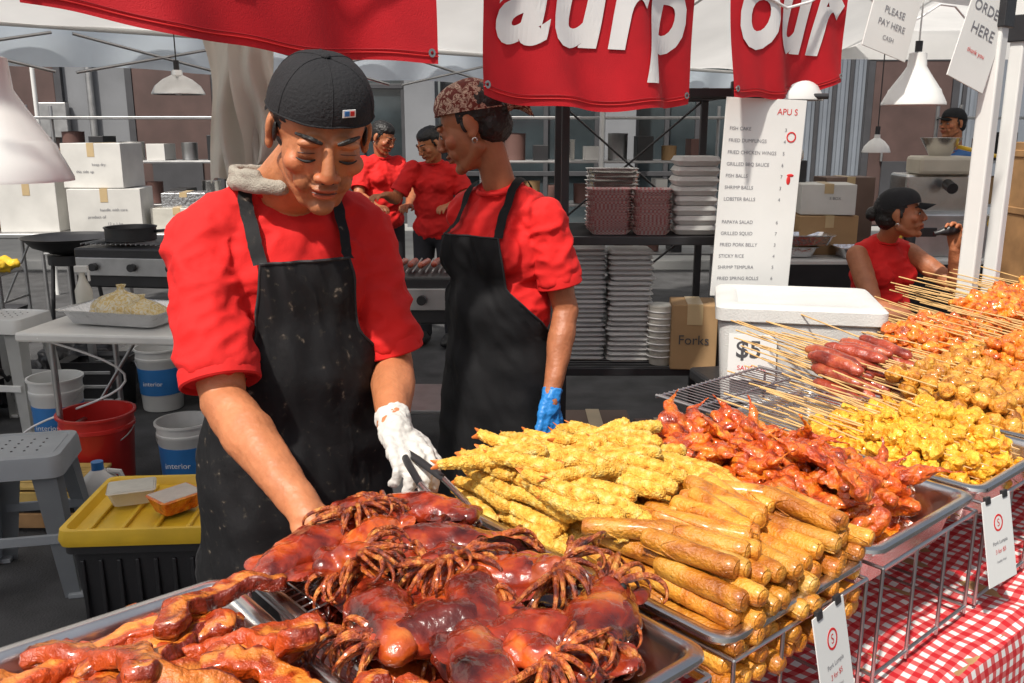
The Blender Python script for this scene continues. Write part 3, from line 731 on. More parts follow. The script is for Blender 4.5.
    if hair:
        pr=[E((0,.022,.034),(.0805,.092,.083)),E((0,.05,-.01),(.070,.058,.06))]
        if hair=='bun': pr+= [E((0,.12,.01),(.035,.03,.035))]
        if not hat: pr+=[E((0,.004,.062),(.074,.080,.056))]
        me=blob(pr,.004,3); disp(me,[(.003,60),(.002,200)],3); o=mkobj('hair',me,g,hair_m); o.matrix_basis=hm
        b=MB()
        for q in (-1,1): b.sph((q*.0735,-.012,.005),(.004,.008,.018),hair_m)
        o=b.obj('sideburns',g); o.matrix_basis=hm
    if hat:
        b=MB(); kind,hmat=hat; nu,nv=48,16
        def fh(u,v):
            a=2*math.pi*u; t=v*math.pi/2
            rx,ry,rz=.0860,.1020,.088
            if kind=='bandana': rx,ry,rz=.0835,.0985,.088
            e=.70 if kind=='cap_back' else .85
            ct=math.cos(t)**e if math.cos(t)>0 else 0
            x=rx*math.cos(a)*ct; y=.010+ry*math.sin(a)*ct; z=.038+rz*math.sin(t)
            z+=-.16*(y-.01)*(1-v) if kind!='bandana' else -.24*(y-.01)*(1-v)
            if kind=='bandana': w=1+.010*math.sin(v*22+a*2)+.008*math.sin(a*7+v*9); x*=w;y*=w
            else:
                w=1+.006*math.cos(a*6)*math.cos(t)+.012*noise.noise(V((math.cos(a)*2,math.sin(a)*2,v*4))); x*=w;y*=w; z+=.003*noise.noise(V((x*30,y*30,1)))
            return V((x,y,z))
        b.grid(fh,nu,nv,hmat)
        b.tube([fh(i/48,0)+V((0,0,.001)) for i in range(49)],.0018,hmat,seg=6)
        if kind=='cap_back':
            for i in range(6): b.tube([fh(i/6+1/12,j/12) *1.003 for j in range(13)],.0009,hmat,seg=5)
            b.sph((0,.01,.128),(.008,.008,.004),hmat)
            b.grid(lambda u,v:V(((u-.5)*.15*(1-.25*v*v),.105+.065*v,.018-.01*v-.035*(u-.5)**2*4)),14,8,hmat,thick=.003)
            p=fh(.75+.050,.20); m=Matrix.Translation(p*1.006+V((0,-.0015,0)))@frame((1,.30,0),(0,.2,1))
            b.box((0,0,0),(.022,.012,.0015),letter,m,bev=.002); b.box((-.004,0,.0012),(.008,.0075,.001),bluepl,m,bev=.001); b.box((.005,0,.0012),(.007,.0075,.001),redpl,m,bev=.001)
        if kind=='cap_front':
            b.grid(lambda u,v:V(((u-.5)*.15*(1-.3*v*v),-.085-.07*v*(1-.6*(2*u-1)**2),.050-.012*v-.02*(2*u-1)**2)),14,8,hmat,thick=.003)
        if kind=='bandana':
            b.sph((0,.112,.012),(.016,.014,.013),hmat)
            for q in (-1,1): b.grid(lambda u,v,q=q:V((q*(.005+.03*u)+(v-.5)*.02,.115+.045*u,.012-.03*u*u+(v-.5)*.02*(1+u))),8,4,hmat,thick=.002)
        o=b.obj('cap' if kind!='bandana' else 'bandana',g); o.matrix_basis=hm
def person(name,x,y,yaw,headpos,hy,hp,hr,arms,skin,shirt,k=1.0,wd=1.0,fem=False,sleeve=.75,apron=None,hat=None,eyes='open',hair='short',seated=0,hs=1,vox=.006,towel=False):
    g=group(name,(x,y,0)); Rm=Matrix.Rotation(yaw,4,'Z'); dz=-seated
    def T(a,b_,c): return Matrix.Translation((x,y,dz))@Rm@V((a*wd,b_,c*k))
    def er(c,r): return ('e',T(*c),(r[0]*wd,r[1],r[2]*k),(0,0,yaw))
    torso=[er((0,0,1.24),(.162,.106,.15)),er((0,-.005,1.08),(.156,.112,.16)),er((0,0,.92),(.168,.118,.13)),C(T(0,.012,1.372),T(-.135,.005,1.328),.056,.056),C(T(0,.012,1.372),T(.135,.005,1.328),.056,.056),er((0,.02,1.37),(.075,.065,.055))]
    if fem: torso+=[er((.07,-.070,1.24),(.06,.055,.06)),er((-.07,-.070,1.24),(.06,.055,.06))]
    tors=blob(torso,.012,3); bvh=BVHTree.FromPolygons([v.co.copy() for v in tors.vertices],[tuple(p.vertices) for p in tors.polygons])
    sh=list(torso)
    if sleeve>0:
        for a in arms:
            e=V(a['s']).lerp(V(a['e']),sleeve); mid=V(a['s']).lerp(e,.5)
            sh+=[C(a['s'],mid,.056*wd,.060*wd),C(mid,e,.060*wd,.064*wd,True)]
    me=blob(sh,vox,6)
    ns=[v.normal.copy() for v in me.vertices]
    for v,n in zip(me.vertices,ns):
        c=v.co; d=.005*noise.noise(V((c.x*9,c.y*9,c.z*5)))
        rg=1-abs(noise.noise(V((c.x*10+c.z*8,c.y*10,c.z*15-c.x*8)))*3.0)
        rg2=1-abs(noise.noise(V((c.x*22-c.z*14+5,c.y*22,c.z*26+c.x*9)))*3.0)
        d+=.0065*max(-.3,rg)+.0034*max(-.3,rg2)+.001*noise.noise(c*55)
        v.co+=n*d
    mkobj('shirt',me,g,shirt)
    if sleeve>0:
        b=MB()
        for a in arms:
            s0,e0=V(a['s']),V(a['e']); p=s0.lerp(e0,sleeve); d=(e0-s0).normalized(); m=Matrix.Translation(p-d*.012)@d.to_track_quat('Z','Y').to_matrix().to_4x4()
            rr=.0650*wd; b.lathe([(rr,-.006),(rr+.002,0),(rr+.002,.022),(rr-.001,.025),(rr-.004,.022),(rr-.010,0)],shirt,m,28)
        b.obj('sleeve_hems',g)
    if seated:
        lg=[]
        for q in (-1,1): lg+=[C(T(q*.09,0,.9),T(q*.12,-.38,.92),.085,.065),C(T(q*.12,-.38,.92),T(q*.12,-.36,.48+ .0),.062,.045)]
        lg.append(er((0,0,.9),(.17,.13,.12)))
    else:
        lg=[er((0,0,.90),(.160,.108,.13))]
        for q in (-1,1): lg+=[C(T(q*.088,0,.86),T(q*.10,-.02,.47),.088,.062),C(T(q*.10,-.02,.47),T(q*.105,.02,.09),.062,.048)]
    mkobj('trousers',blob(lg,.010,4),g,pants_m)
    sho=[]
    for q in (-1,1):
        if seated: c=V((x,y,0))+Rm@V((q*.12*wd,-.40,.045))
        else: c=V((x,y,0))+Rm@V((q*.105*wd,-.04,.045))
        sho+= [('e',c,(.045,.125,.042),(0,0,yaw)),('e',c+V((0,0,.02)),(.04,.07,.045),(0,0,yaw))]
    mkobj('shoes',blob(sho,.010,3),g,shoe_m)
    for i,a in enumerate(arms):
        s0,e0,w0=V(a['s']),V(a['e']),V(a['w']); hk=a.get('k',1)
        hf=handframe(w0,a['f'],a['b']); hp_=xform(hand(a['side'],a['curl'],a.get('thumb',.5),hk),hf)
        mf=e0.lerp(w0,.3); aw=a.get('aw',1)
        pr=[C(s0,s0.lerp(e0,.5),.048*aw,.046*aw),C(s0.lerp(e0,.5),e0,.046*aw,.038*aw),E(e0,(.038*aw,)*3),C(e0,mf,.039*aw,.042*aw),C(mf,w0,.042*aw,.026*aw),C(w0,w0+(hf.to_3x3()@V((0,.02,0))),.026*aw,.021*aw)]
        if not a.get('glove'): pr+=hp_
        me=blob(pr,a.get('vox',.0032),3,fac=.4); disp(me,[(.003,26),(.0006,120)],i)
        colorize(me,skincol(skin)); mkobj('arm',me,g,skin_m)
        if a.get('glove'):
            gp=[(p[0],p[1],p[2],p[3]*1.10,p[4]*1.10,p[5]) if p[0]=='c' else p for p in hp_]
            wd_=hf.to_3x3()@V((0,1,0)); gp.append(C(w0+wd_*.02,w0-(w0-e0).normalized()*.035,.027*aw,.0325*aw,True))
            me=blob(gp,.0032,2,fac=.4); disp(me,[(.004,50),(.002,140)],i); mkobj('glove',me,g,a['glove'])
    hm=Matrix.Translation(V(headpos))@Matrix.Rotation(hy,4,'Z')@Matrix.Rotation(hp,4,'X')@Matrix.Rotation(hr,4,'Y')@Matrix.Diagonal((hs,hs,hs,1))
    head(g,hm,T(0,.005,1.385),skin,hat,eyes,fem,hair=hair,vox=.0034 if vox<.007 else .005,stub=not fem)
    if towel:
        pts=[]
        for i in range(33):
            ph=R(-155+310*i/32); fr=abs(ph)/R(155)
            pts.append(T(.090*math.sin(ph)*(1-.10*fr*fr),-.030+.088*math.cos(ph),1.416-.008*fr*fr))
        me=blob([C(pts[i],pts[i+1],.0135,.0135) for i in range(32)]+[C(pts[i]+V((0,0,.016)),pts[i+1]+V((0,0,.016)),.010,.010) for i in range(3,29)],.0040,3); disp(me,[(.005,30),(.002,90)],2); mkobj('neck_towel',me,g,towel_m)
    b=MB(); 
    ring=[T(.066*math.cos(R(15*i)),.000+.062*math.sin(R(15*i)),1.400+.012*math.sin(R(15*i))) for i in range(25)]
    b.tube(ring,.006,shirt,seg=8); b.obj('collar',g)
    if apron:
        nz,na=60,56; top=1.285; bot=.50
        def ha(z):
            if z>1.15: return R(36+(top-z)*60)
            if z>1.0: return R(44+(1.15-z)/.15*62)
            return R(106)
        c0=V((x,y,dz))
        def rad(ph,z):
            d=Rm@V((math.sin(ph),-math.cos(ph),0)); o_=c0+d*.6+V((0,0,z*k)); h=bvh.ray_cast(o_,-d,.62)
            return .6-h[3] if h[0] is not None else .1
        oo=.022 if fem else .017
        def fa(u,v):
            z=top+(bot-top)*v; H=ha(z); ph=(2*u-1)*H
            if z<.92: r=rad(ph,.92)+.05*(.92-z)+ .014*math.sin(ph*6+1)*min(1,(.92-z)*4)
            else: r=max(rad(ph+q,z+zz)for q in(-.12,0,.12)for zz in(-.02,.02))*.5+.5*sum(rad(ph+q,z+zz)for q in(-.12,0,.12)for zz in(-.02,.02))/6
            r+=oo+.004*noise.noise(V((ph*3,z*14,yaw)))+.003*math.sin(z*30+ph*4)*(1 if z<1.1 else .3)+.006*(1-abs(noise.noise(V((ph*4+z*9,z*12,2)))*4))*.5
            return c0+Rm@V((math.sin(ph)*r,-math.cos(ph)*r,0))+V((0,0,z*k))
        b=MB(); b.grid(fa,na,nz,apron,thick=.0025)
        b.tube([fa(i/na,0) for i in range(na+1)],.003,apron,seg=6)
        for sd_ in (0,1): b.tube([fa(sd_,j/nz) for j in range(nz+1)],.0028,apron,seg=6)
        b.obj('apron',g)
        b=MB()
        for q in (-1,1):
            cp=fa(.5+q*.5,0.0)
            way=[cp,T(q*.088,-.10,1.335),T(q*.082,-.055,1.405),T(q*.075,.0,1.44),T(q*.06,.06,1.43),T(q*.02,.11,1.33)]
            pts=[]
            for p,q2 in zip(way,way[1:]):
                for i in range(6): pts.append(p.lerp(q2,i/6))
            L_=[];Rr=[]
            bb=bmesh.new()
            for i,p in enumerate(pts):
                h=bvh.find_nearest(p); n=h[1]; pp=h[0]+n*.0165
                if i==0: pp=p
                t=(pts[min(i+1,len(pts)-1)]-pts[max(0,i-1)]).normalized(); sdv=t.cross(n).normalized()*.012
                L_.append(bb.verts.new(pp-sdv)); Rr.append(bb.verts.new(pp+sdv))
            for i in range(len(pts)-1): bb.faces.new((L_[i],Rr[i],Rr[i+1],L_[i+1]))
            bmesh.ops.solidify(bb,geom=bb.faces[:],thickness=.003)
            b.add_bm(bb,apron)
        b.obj('apron_straps',g)
    return g
person('vendor_man',-.415,1.64,R(32),(-.312,1.495,1.546),R(20),R(27),R(4),
 [dict(s=(-.545,1.560,1.362),e=(-.478,1.43,1.115),w=(-.298,1.225,1.0),f=(.55,-.65,-.38),b=(-.35,-.2,.9),side=1,curl=.35,thumb=.6),
  dict(s=(-.290,1.710,1.362),e=(-.232,1.70,1.105),w=(-.205,1.47,1.055),f=(.42,-.75,-.30),b=(.25,-.30,.9),side=-1,curl=[.62,.68,.72,.75],thumb=.9,glove=glove_w)],
 SK1,shirt_red,k=1.035,wd=1.0,sleeve=.86,apron=apron_m,hat=('cap_back',capm),eyes='down',towel=True,hs=.98,vox=.0055)
g=group('serving_tongs',(-.13,1.33,1.02)); b=MB()
base=V((-.185,1.415,1.036)); d_=V((.46,-.80,-.12)).normalized(); sdv=V((.80,.46,0)).normalized()
for q in (-1,1):
    P_=[base,base+d_*.05+sdv*q*.010,base+d_*.12+sdv*q*.020,base+d_*.20+sdv*q*.020,base+d_*.245+sdv*q*.012,base+d_*.262+sdv*q*.008+V((0,0,-.004))]
    b.tube(P_[:3],[.0055,.0065,.006],blackpl,seg=10,flat=.6); b.tube(P_[2:],[.0045,.0045,.0075,.008],steel,seg=10,flat=.45)
b.sph(base,(.008,.008,.006),steel); b.obj('tongs',g)
person('vendor_woman',-.03,2.42,R(-38),(-.100,2.40,1.560),R(-98),R(22),R(0),
 [dict(s=(-.12,2.53,1.335),e=(-.10,2.62,1.10),w=(-.06,2.60,.90),f=(.3,-.2,-.8),b=(0,.9,.1),side=1,curl=.4,aw=.85,k=.92),
  dict(s=(.085,2.335,1.335),e=(.142,2.34,1.085),w=(.10,2.24,.865),f=(-.12,-.35,-.9),b=(.5,-.8,.1),side=-1,curl=.25,glove=glove_b,aw=.85,k=.95)],
 SK2,shirt_red,k=1.0,wd=.90,fem=True,sleeve=.68,apron=apron2_m,hat=('bandana',bandana_m),eyes='open',hair='short',hs=.95)
person('kitchen_worker',-.98,6.9,R(40),(-.96,6.85,1.50),R(60),R(25),0,
 [dict(s=(-1.11,6.85,1.31),e=(-1.13,6.7,1.08),w=(-.98,6.5,1.02),f=(.6,-.6,0),b=(0,0,1),side=1,curl=.4,vox=.005),
  dict(s=(-.86,6.95,1.31),e=(-.75,6.85,1.08),w=(-.75,6.62,1.02),f=(-.2,-.8,0),b=(0,0,1),side=-1,curl=.4,vox=.005)],SK2,shirt_red,k=.97,vox=.01,apron=None,hair='bun',eyes='down',fem=True)
person('kitchen_worker',-.55,6.5,R(-20),(-.57,6.42,1.46),R(-50),R(28),0,
 [dict(s=(-.70,6.46,1.29),e=(-.82,6.40,1.08),w=(-.86,6.2,1.12),f=(-.4,-.6,0),b=(0,0,1),side=1,curl=.4,vox=.005),
  dict(s=(-.41,6.52,1.29),e=(-.32,6.42,1.08),w=(-.42,6.2,1.05),f=(-.4,-.7,0),b=(0,0,1),side=-1,curl=.4,vox=.005)],SK1,shirt_red,k=.95,vox=.01,hair='bun',eyes='down',fem=True)
person('seated_woman',1.78,4.3,R(20),(1.80,4.20,1.17),R(62),R(-6),0,
 [dict(s=(1.625,4.22,.975),e=(1.66,4.05,.76),w=(1.86,3.95,.70),f=(.8,-.2,-.1),b=(0,0,1),side=1,curl=.5,aw=1.05,vox=.004),
  dict(s=(1.92,4.33,.975),e=(2.06,4.10,.84),w=(1.99,4.03,1.03),f=(-.15,-.05,.9),b=(.6,.5,.1),side=-1,curl=.7,aw=1.0,vox=.004)],SK2,shirt_red,k=1.0,wd=1.0,fem=True,sleeve=0,seated=.36,hat=('cap_front',capm),hair='bun',vox=.009)
g=group('drink_bottle',(1.96,4.02,1.12)); b=MB(); mm=Matrix.Translation((1.955,4.02,1.12))@Matrix.Rotation(R(75),4,'Y'); b.lathe([(0,.09),(.024,.09),(.026,.08),(.026,0),(.024,-.02),(.012,-.05),(.010,-.075),(0,-.075)],blackpl,mm,20); b.obj('bottle',g)
person('passer_by',3.55,7.4,R(-60),(3.5,7.35,1.60),R(-70),0,0,
 [dict(s=(3.43,7.3,1.32),e=(3.36,7.2,1.08),w=(3.3,7.0,.9),f=(0,-.4,-.8),b=(0,-1,.2),side=1,curl=.3,vox=.006),
  dict(s=(3.65,7.5,1.32),e=(3.72,7.45,1.08),w=(3.7,7.3,.9),f=(0,-.4,-.8),b=(0,-1,.2),side=-1,curl=.3,vox=.006)],SK1,M('shirt_blue',(.05,.14,.35),.85),k=1,vox=.012,hat=('cap_front',capm))
def stool(x,y,h,mat,rz=0,name='plastic_stool',w=.29):
    g=group(name,(x,y,0)); m=TR((x,y,0),rz); b=MB(); t=w*.5
    loftmesh(b,[(t-.03,t-.03,.03,h-.012),(t-.02,t-.02,.03,h),(t,t,.04,h-.004),(t+.004,t+.004,.04,h-.02),(t+.008,t+.008,.04,h-.075),(t+.004,t+.004,.04,h-.078)],mat,m,False)
    b.box((0,0,h-.010),(w-.05,w-.05,.012),mat,m)
    for sx in (-1,1):
        for sy in (-1,1):
            p=V((sx*(t-.02),sy*(t-.02),h-.03)); q=V((sx*(t+.03),sy*(t+.03),0))
            for a,c in (((1,0)),((0,1))):
                o1=V((-sx*.05*a,-sy*.05*c,0)); bb=bmesh.new()
                pts=[p,p+o1*1.6,q+o1,q]; vs=[bb.verts.new(v) for v in pts]; bb.faces.new(vs); bmesh.ops.solidify(bb,geom=bb.faces[:],thickness=.006); b.add_bm(bb,mat,m,False)
            b.box((q.x-sx*.012,q.y-sy*.012,.008),(.05,.05,.016),mat,m)
    for i in range(4):
        for j in range(4): b.cyl((-.06+i*.04,-.06+j*.04,h-.004),(-.06+i*.04,-.06+j*.04,h-.0025),.004,blackpl,seg=10,mx=m)
    for sx in (-1,1):
        b.box((sx*(t+.012),0,h*.42),(.012,w-.02,.035),mat,m); b.box((0,sx*(t+.012),h*.42),(w-.02,.012,.035),mat,m)
    b.obj('stool',g)
stool(1.78,4.3,.45,greypl)
stool(-1.68,2.93,.50,greypl,R(12)); stool(-2.62,4.6,.62,white,R(-8)); 
# ---------------------------------------------------------------- left-hand props
def bucket(x,y,h,r,mat,band=None,name='bucket'):
    g=group(name,(x,y,0)); b=MB(); m=Matrix.Translation((x,y,0))
    b.lathe([(0,.004),(r*.82,.004),(r*.84,.012),(r*.96,h*.8),(r*1.0,h*.82),(r*1.0,h*.86),(r*.97,h*.87),(r*.985,h-.01),(r*1.05,h-.01),(r*1.05,h),(r*.97,h),(r*.95,h*.8),(r*.82,.02),(0,.02)],mat,m,36)
    if band: b.lathe([(r*.885,h*.28),(r*.905,h*.28),(r*.955,h*.70),(r*.94,h*.70)],band,m,36)
    if band: b.add(textmesh('interior',.035),letter,m@Matrix.Translation((0,-r*.975,h*.45))@Matrix.Rotation(R(90),4,'X'),False)
    b.tube([V((x,y,h*.83))+V((r*1.03*math.cos(a),-r*1.0*math.sin(a)*.75,-r*1.0*math.sin(a)*.5)) for a in [math.pi*i/16 for i in range(17)]],.003,steel_d)
    b.obj('pail',g)
bucket(-1.80,3.72,.37,.155,redpl); bucket(-2.16,4.10,.42,.12,white,bluepl); bucket(-1.42,3.72,.33,.12,white,bluepl); bucket(-2.0,4.95,.36,.13,white,bluepl)
g=group('bleach_jug',(-1.60,3.20,0)); b=MB(); m=TR((-1.565,3.20,0),R(20))
loftmesh(b,[(.07,.045,.03,0),(.078,.052,.03,.01),(.078,.052,.03,.22),(.065,.045,.03,.26),(.03,.03,.02,.295),(.022,.022,.015,.305)],white,m,False); b.cyl((0,0,.30),(0,0,.335),.022,bluepl,mx=m)
b.tube([(.03,0,.295),(.075,0,.285),(.088,0,.24),(.08,0,.19)],.011,white,m); b.box((0,-.053,.13),(.1,.004,.09),bluepl,m); b.obj('jug',g)
tx,ty=-1.07,2.64
g=group('storage_tote',(tx,ty,0)); b=MB(); m=TR((tx,ty,0),R(4))
loftmesh(b,[(.25,.19,.03,.37),(.26,.20,.03,.37),(.26,.20,.03,.34),(.245,.185,.03,.335),(.235,.175,.03,.17),(.22,.165,.03,0)],blackpl,m)
for i in range(-4,5): b.box((i*.053,-.185,.18),(.012,.012,.27),blackpl,m)
b.obj('tub',g)
b=MB(); loftmesh(b,[(.265,.215,.03,.37),(.27,.22,.03,.39),(.265,.215,.03,.42),(.25,.20,.03,.42),(.24,.19,.03,.395)],yelpl,m)
for i in range(-2,3): b.box((i*.095,0,.402),(.012,.34,.012),yelpl,m)
b.obj('lid',g)
for (dx,dy,kind) in ((-.13,.02,0),(.03,-.04,1)):
    g=group('food_container',(tx+dx,ty+dy,.41)); b=MB(); m2=TR((tx+dx,ty+dy,.41),R(20+kind*30))
    loftmesh(b,[(.055,.04,.015,0),(.07,.055,.015,.045),(.073,.058,.015,.047),(.07,.055,.01,.05)],clearp if not kind else f_oran,m2); b.box((0,0,.05),(.13,.1,.004),clearp,m2,bev=.001); b.obj('tub',g)
ybd=M('yellow_board',(.50,.34,.10),.7,var=.2,nscale=12)
g=group('wood_crate',(-1.95,3.5,0)); b=MB()
for z in (.05,.14): b.box((-2.0,3.30,z),(.62,.015,.06),ybd if z>.1 else plank); b.box((-2.0,3.56,z),(.62,.015,.06),plank); b.box((-2.305,3.43,z),(.015,.24,.06),plank); b.box((-1.695,3.43,z),(.015,.24,.06),plank)
for i in range(5): b.box((-2.0,3.32+i*.055,.185),(.64,.045,.014),ybd)
b.obj('slats',g)
def ftable(name,x0,x1,y0,y1,z,mat,legs=steel_d,rz=0,cloth=None):
    cx,cy=(x0+x1)/2,(y0+y1)/2; g=group(name,(cx,cy,0)); b=MB(); m=TR((cx,cy,0),rz); hx,hy=(x1-x0)/2,(y1-y0)/2
    b.box((0,0,z-.02),(hx*2,hy*2,.04),mat,m,bev=.01)
    for sx in (-1,1):
        for sy in (-1,1): b.cyl((sx*(hx-.12),sy*(hy-.06),0),(sx*(hx-.12),sy*(hy-.06),z-.03),.013,legs,mx=m)
        b.cyl((sx*(hx-.12),-(hy-.06),.3),(sx*(hx-.12),hy-.06,.3),.009,legs,mx=m); b.cyl((sx*(hx-.12),0,.3),(sx*(hx-.4),0,z-.03),.008,legs,mx=m)
    if cloth:
        b.box((0,-hy-.006,z*.5),(hx*2+.01,.008,z-.05),cloth,m)
    b.obj('table',g); return g
ftable('folding_table',-2.02,-.95,3.55,4.15,.74,white,rz=R(-6))
g=group('foil_tray',(-1.66,3.82,.74)); b=MB(); m=TR((-1.66,3.82,.745),R(-14))
loftmesh(b,[(.245,.155,.03,.062),(.25,.16,.03,.067),(.24,.15,.03,.067),(.23,.14,.03,.06),(.2,.12,.03,.005),(.19,.11,.03,.003)],foil,m); b.obj('tray',g)
# tied plastic bag of noodles: one slumped bag gathered to a knot, creased radially
noodm=M('noodle_bag_plastic',rough=.14,coat=.9,transl=.3,ramp=[(.38,(.60,.42,.13)),(.46,(.74,.58,.26)),(.54,(.72,.64,.44)),(.65,(.80,.76,.64))],nscale=38,bump=.5,bscale=40,detail=9,dist=2.5)
def bagmesh(cx,cy,z0,rx,ry,h,seed):
    def f(u,v):
        a=2*math.pi*u; pr_=[(0,0),(.75,.0),(1,.22),(.92,.5),(.6,.78),(.2,.95),(.10,1.05),(.16,1.22)]
        t=v*7; i=min(6,int(t)); k=t-i; r=pr_[i][0]+(pr_[i+1][0]-pr_[i][0])*k; z=pr_[i][1]+(pr_[i+1][1]-pr_[i][1])*k
        cr=1+.10*math.sin(a*9+seed+v*3)*v+.06*math.sin(a*17+seed*2)*v+.12*noise.noise(V((math.cos(a)*1.5,math.sin(a)*1.5,z*2+seed)))
        return V((cx+rx*r*cr*math.cos(a)+.02*z*math.sin(seed),cy+ry*r*cr*math.sin(a),z0+h*z))
    return f
g=group('noodle_bag',(-1.66,3.83,.85)); b=MB(); b.grid(bagmesh(-1.71,3.84,.762,.125,.10,.115,1),60,24,noodm); b.grid(bagmesh(-1.57,3.80,.762,.095,.085,.085,4),60,24,noodm); b.obj('plastic_bag',g)
g=group('bamboo_skewer_bundle',(-1.22,3.55,.76)); b=MB()
for i in range(22): b.tube([(-1.36+U(-.02,.02),3.68+U(-.04,.04),.745+U(0,.03)),(-1.05+U(-.02,.02),3.60+U(-.05,.05),.745+U(0,.03))],.0022,wood,seg=6)
b.obj('sticks',g)
g=group('spray_bottle',(-1.93,4.0,.74)); b=MB(); m=Matrix.Translation((-1.93,4.0,.74)); b.lathe([(0,0),(.035,0),(.037,.01),(.037,.11),(.02,.15),(.014,.17),(.014,.19),(0,.19)],clearp,m,20); b.box((.0,0,.205),(.06,.02,.03),white,m); b.box((.03,0,.175),(.01,.012,.05),white,m); b.obj('bottle',g)
ftable('prep_table',-3.9,-1.95,6.2,7.0,.86,steel_d)
def carton(x,y,z,sx,sy,sz,mat,rz=0,txt=None,name='carton'):
    g=group(name,(x,y,z)); b=MB(); m=TR((x,y,z),rz); b.box((0,0,sz/2),(sx,sy,sz),mat,m,bev=.004)
    b.box((0,0,sz+.001),(.05,sy*1.002,.003),tape,m,bev=0); b.box((0,-sy/2-.001,sz*.85),(.05,.002,sz*.3),tape,m,bev=0)
    if txt:
        for i,t in enumerate(txt): b.add(textmesh(t,sz*(.13 if len(txt)==1 else .09)),inkg,m@Matrix.Translation((sx*.12*(-1)**i,-sy/2-.003,sz*(.5-.16*i)))@Matrix.Rotation(R(90),4,'X'),False)
    b.obj('box',g)
carton(-2.82,6.4,.86,.48,.35,.30,cardw,R(8),['handle with care','product of','12 x 1 kg']); carton(-2.86,6.42,1.165,.42,.33,.30,cardw,R(-3),['keep dry','this side up'])
carton(-3.36,6.45,.86,.4,.35,.36,cardw,R(3)); carton(-2.36,6.5,.86,.36,.3,.16,clearp,R(3)); carton(-3.85,6.5,.86,.36,.3,.3,card)
carton(-3.34,6.45,1.222,.36,.3,.2,card,R(-6)); carton(-2.33,6.52,1.022,.3,.26,.1,foil,R(8))
g=group('wok',(-2.75,5.6,.9)); b=MB(); m=Matrix.Translation((-2.75,5.6,.80)); b.lathe([(0,.0),(.12,.01),(.22,.05),(.28,.11),(.285,.11),(.22,.06),(.12,.02),(0,.01)],black,m,36); b.tube([(.28,0,.1),(.42,0,.14)],.012,plank,m); b.cyl((0,0,-.06),(0,0,.0),.14,black,r2=.14,mx=m)
for a in (0,2.1,4.2): b.cyl((.22*math.cos(a),.22*math.sin(a),-.80),(.13*math.cos(a),.13*math.sin(a),-.02),.012,black,mx=m)
b.obj('pan',g)
def grill(name,x,y,w,d,z,rz=0):
    g=group(name,(x,y,0)); b=MB(); m=TR((x,y,0),rz)
    b.box((0,0,z-.13),(w,d,.22),black,m,bev=.01); b.box((0,-d/2-.01,z-.12),(w*.96,.02,.1),steel_d,m)
    for i in range(4): b.cyl((-w*.36+i*w*.24,-d/2-.05,z-.12),(-w*.36+i*w*.24,-d/2-.02,z-.12),.022,blackpl,mx=m)
    for i in range(int(w/.03)): b.cyl((-w/2+.03+i*.03,-d/2+.03,z),(-w/2+.03+i*.03,d/2-.03,z),.004,steel_d,mx=m,seg=6)
    for sx in (-1,1):
        for sy in (-1,1): b.box((sx*(w/2-.03),sy*(d/2-.03),(z-.2)/2),(.035,.035,z-.2),steel_d,m)
    b.box((0,0,.25),(w-.04,d-.04,.02),steel_d,m)
    b.obj('body',g); return g
grill('gas_grill',-1.95,5.2,.95,.5,.93,R(-8)); grill('gas_grill',-.50,4.3,.75,.5,.92)
for (px_,py_,r_,h_) in ((-2.2,5.2,.14,.07),(-1.72,5.15,.11,.06)):
    g=group('cooking_pot',(px_,py_,.94)); b=MB(); m=Matrix.Translation((px_,py_,.936)); b.lathe([(0,0),(r_,0),(r_,h_),(r_*1.04,h_),(r_*1.04,h_+.006),(r_*.96,h_+.004),(r_*.94,.01),(0,.01)],black if r_>.12 else steel_d,m,28)
    b.tube([(r_,-.0,h_*.7),(r_+.18,-.06,h_*.95)],.009,blackpl,m)
    b.obj('pot',g)
for (x_,y_,w_,h_,mt_) in ((-2.35,4.95,.34,.30,black),(-1.55,5.0,.36,.34,blackpl),(-3.35,5.6,.4,.45,black)):
    g=group('equipment_crate',(x_,y_,0)); b=MB(); m=TR((x_,y_,0),R(U(-15,15)))
    loftmesh(b,[(w_*.42,w_*.32,.02,h_-.02),(w_*.5,w_*.38,.02,h_),(w_*.52,w_*.40,.02,h_),(w_*.50,w_*.38,.02,h_-.04),(w_*.44,w_*.33,.02,0)],mt_,m)
    for j in range(3): b.box((0,-w_*.37,.08+j*.08),(w_*.7,.012,.02),steel_d,m)
    b.obj('crate',g)
g=group('hot_dog_row',(-.5,4.3,.94)); b=MB()
for i in range(11):
    me=capsule_mesh(.13,.016,.006,5); b.add(me,f_saus,TR((-.80+i*.055,4.25+U(-.02,.02),.937),R(80)+U(-.1,.1)))
b.obj('sausages',g)
g=group('propane_tank',(-.62,3.6,0)); b=MB(); b.lathe([(0,0),(.16,0),(.18,.02),(.18,.3),(.16,.34),(.05,.37),(.03,.4),(.03,.42),(0,.42)],white,Matrix.Translation((-.62,3.6,0)),30); b.cyl((-.62,3.6,.42),(-.62,3.6,.5),.05,steel_d); b.obj('cylinder',g)
ftable('side_table',-3.9,-2.9,4.95,5.3,.78,white)
g=group('yellow_cloth',(-3.1,5.1,.8)); me=blob([E((-3.05+U(-.15,.15),5.1+U(-.06,.06),.80),(.1,.06,.04)) for _ in range(6)],.01,2); disp(me,[(.03,20),(.01,60)],1); mkobj('cloth',me,g,yelpl)
g=group('rubbish_bag',(-3.0,4.9,.2)); me=blob([E((-3.0,4.75,.2),(.24,.2,.2)),E((-2.98,4.75,.4),(.1,.1,.08)),E((-2.6,5.2,.18),(.22,.2,.18))],.014,3); disp(me,[(.06,12),(.02,35)],1); mkobj('bag',me,g,blackpl)
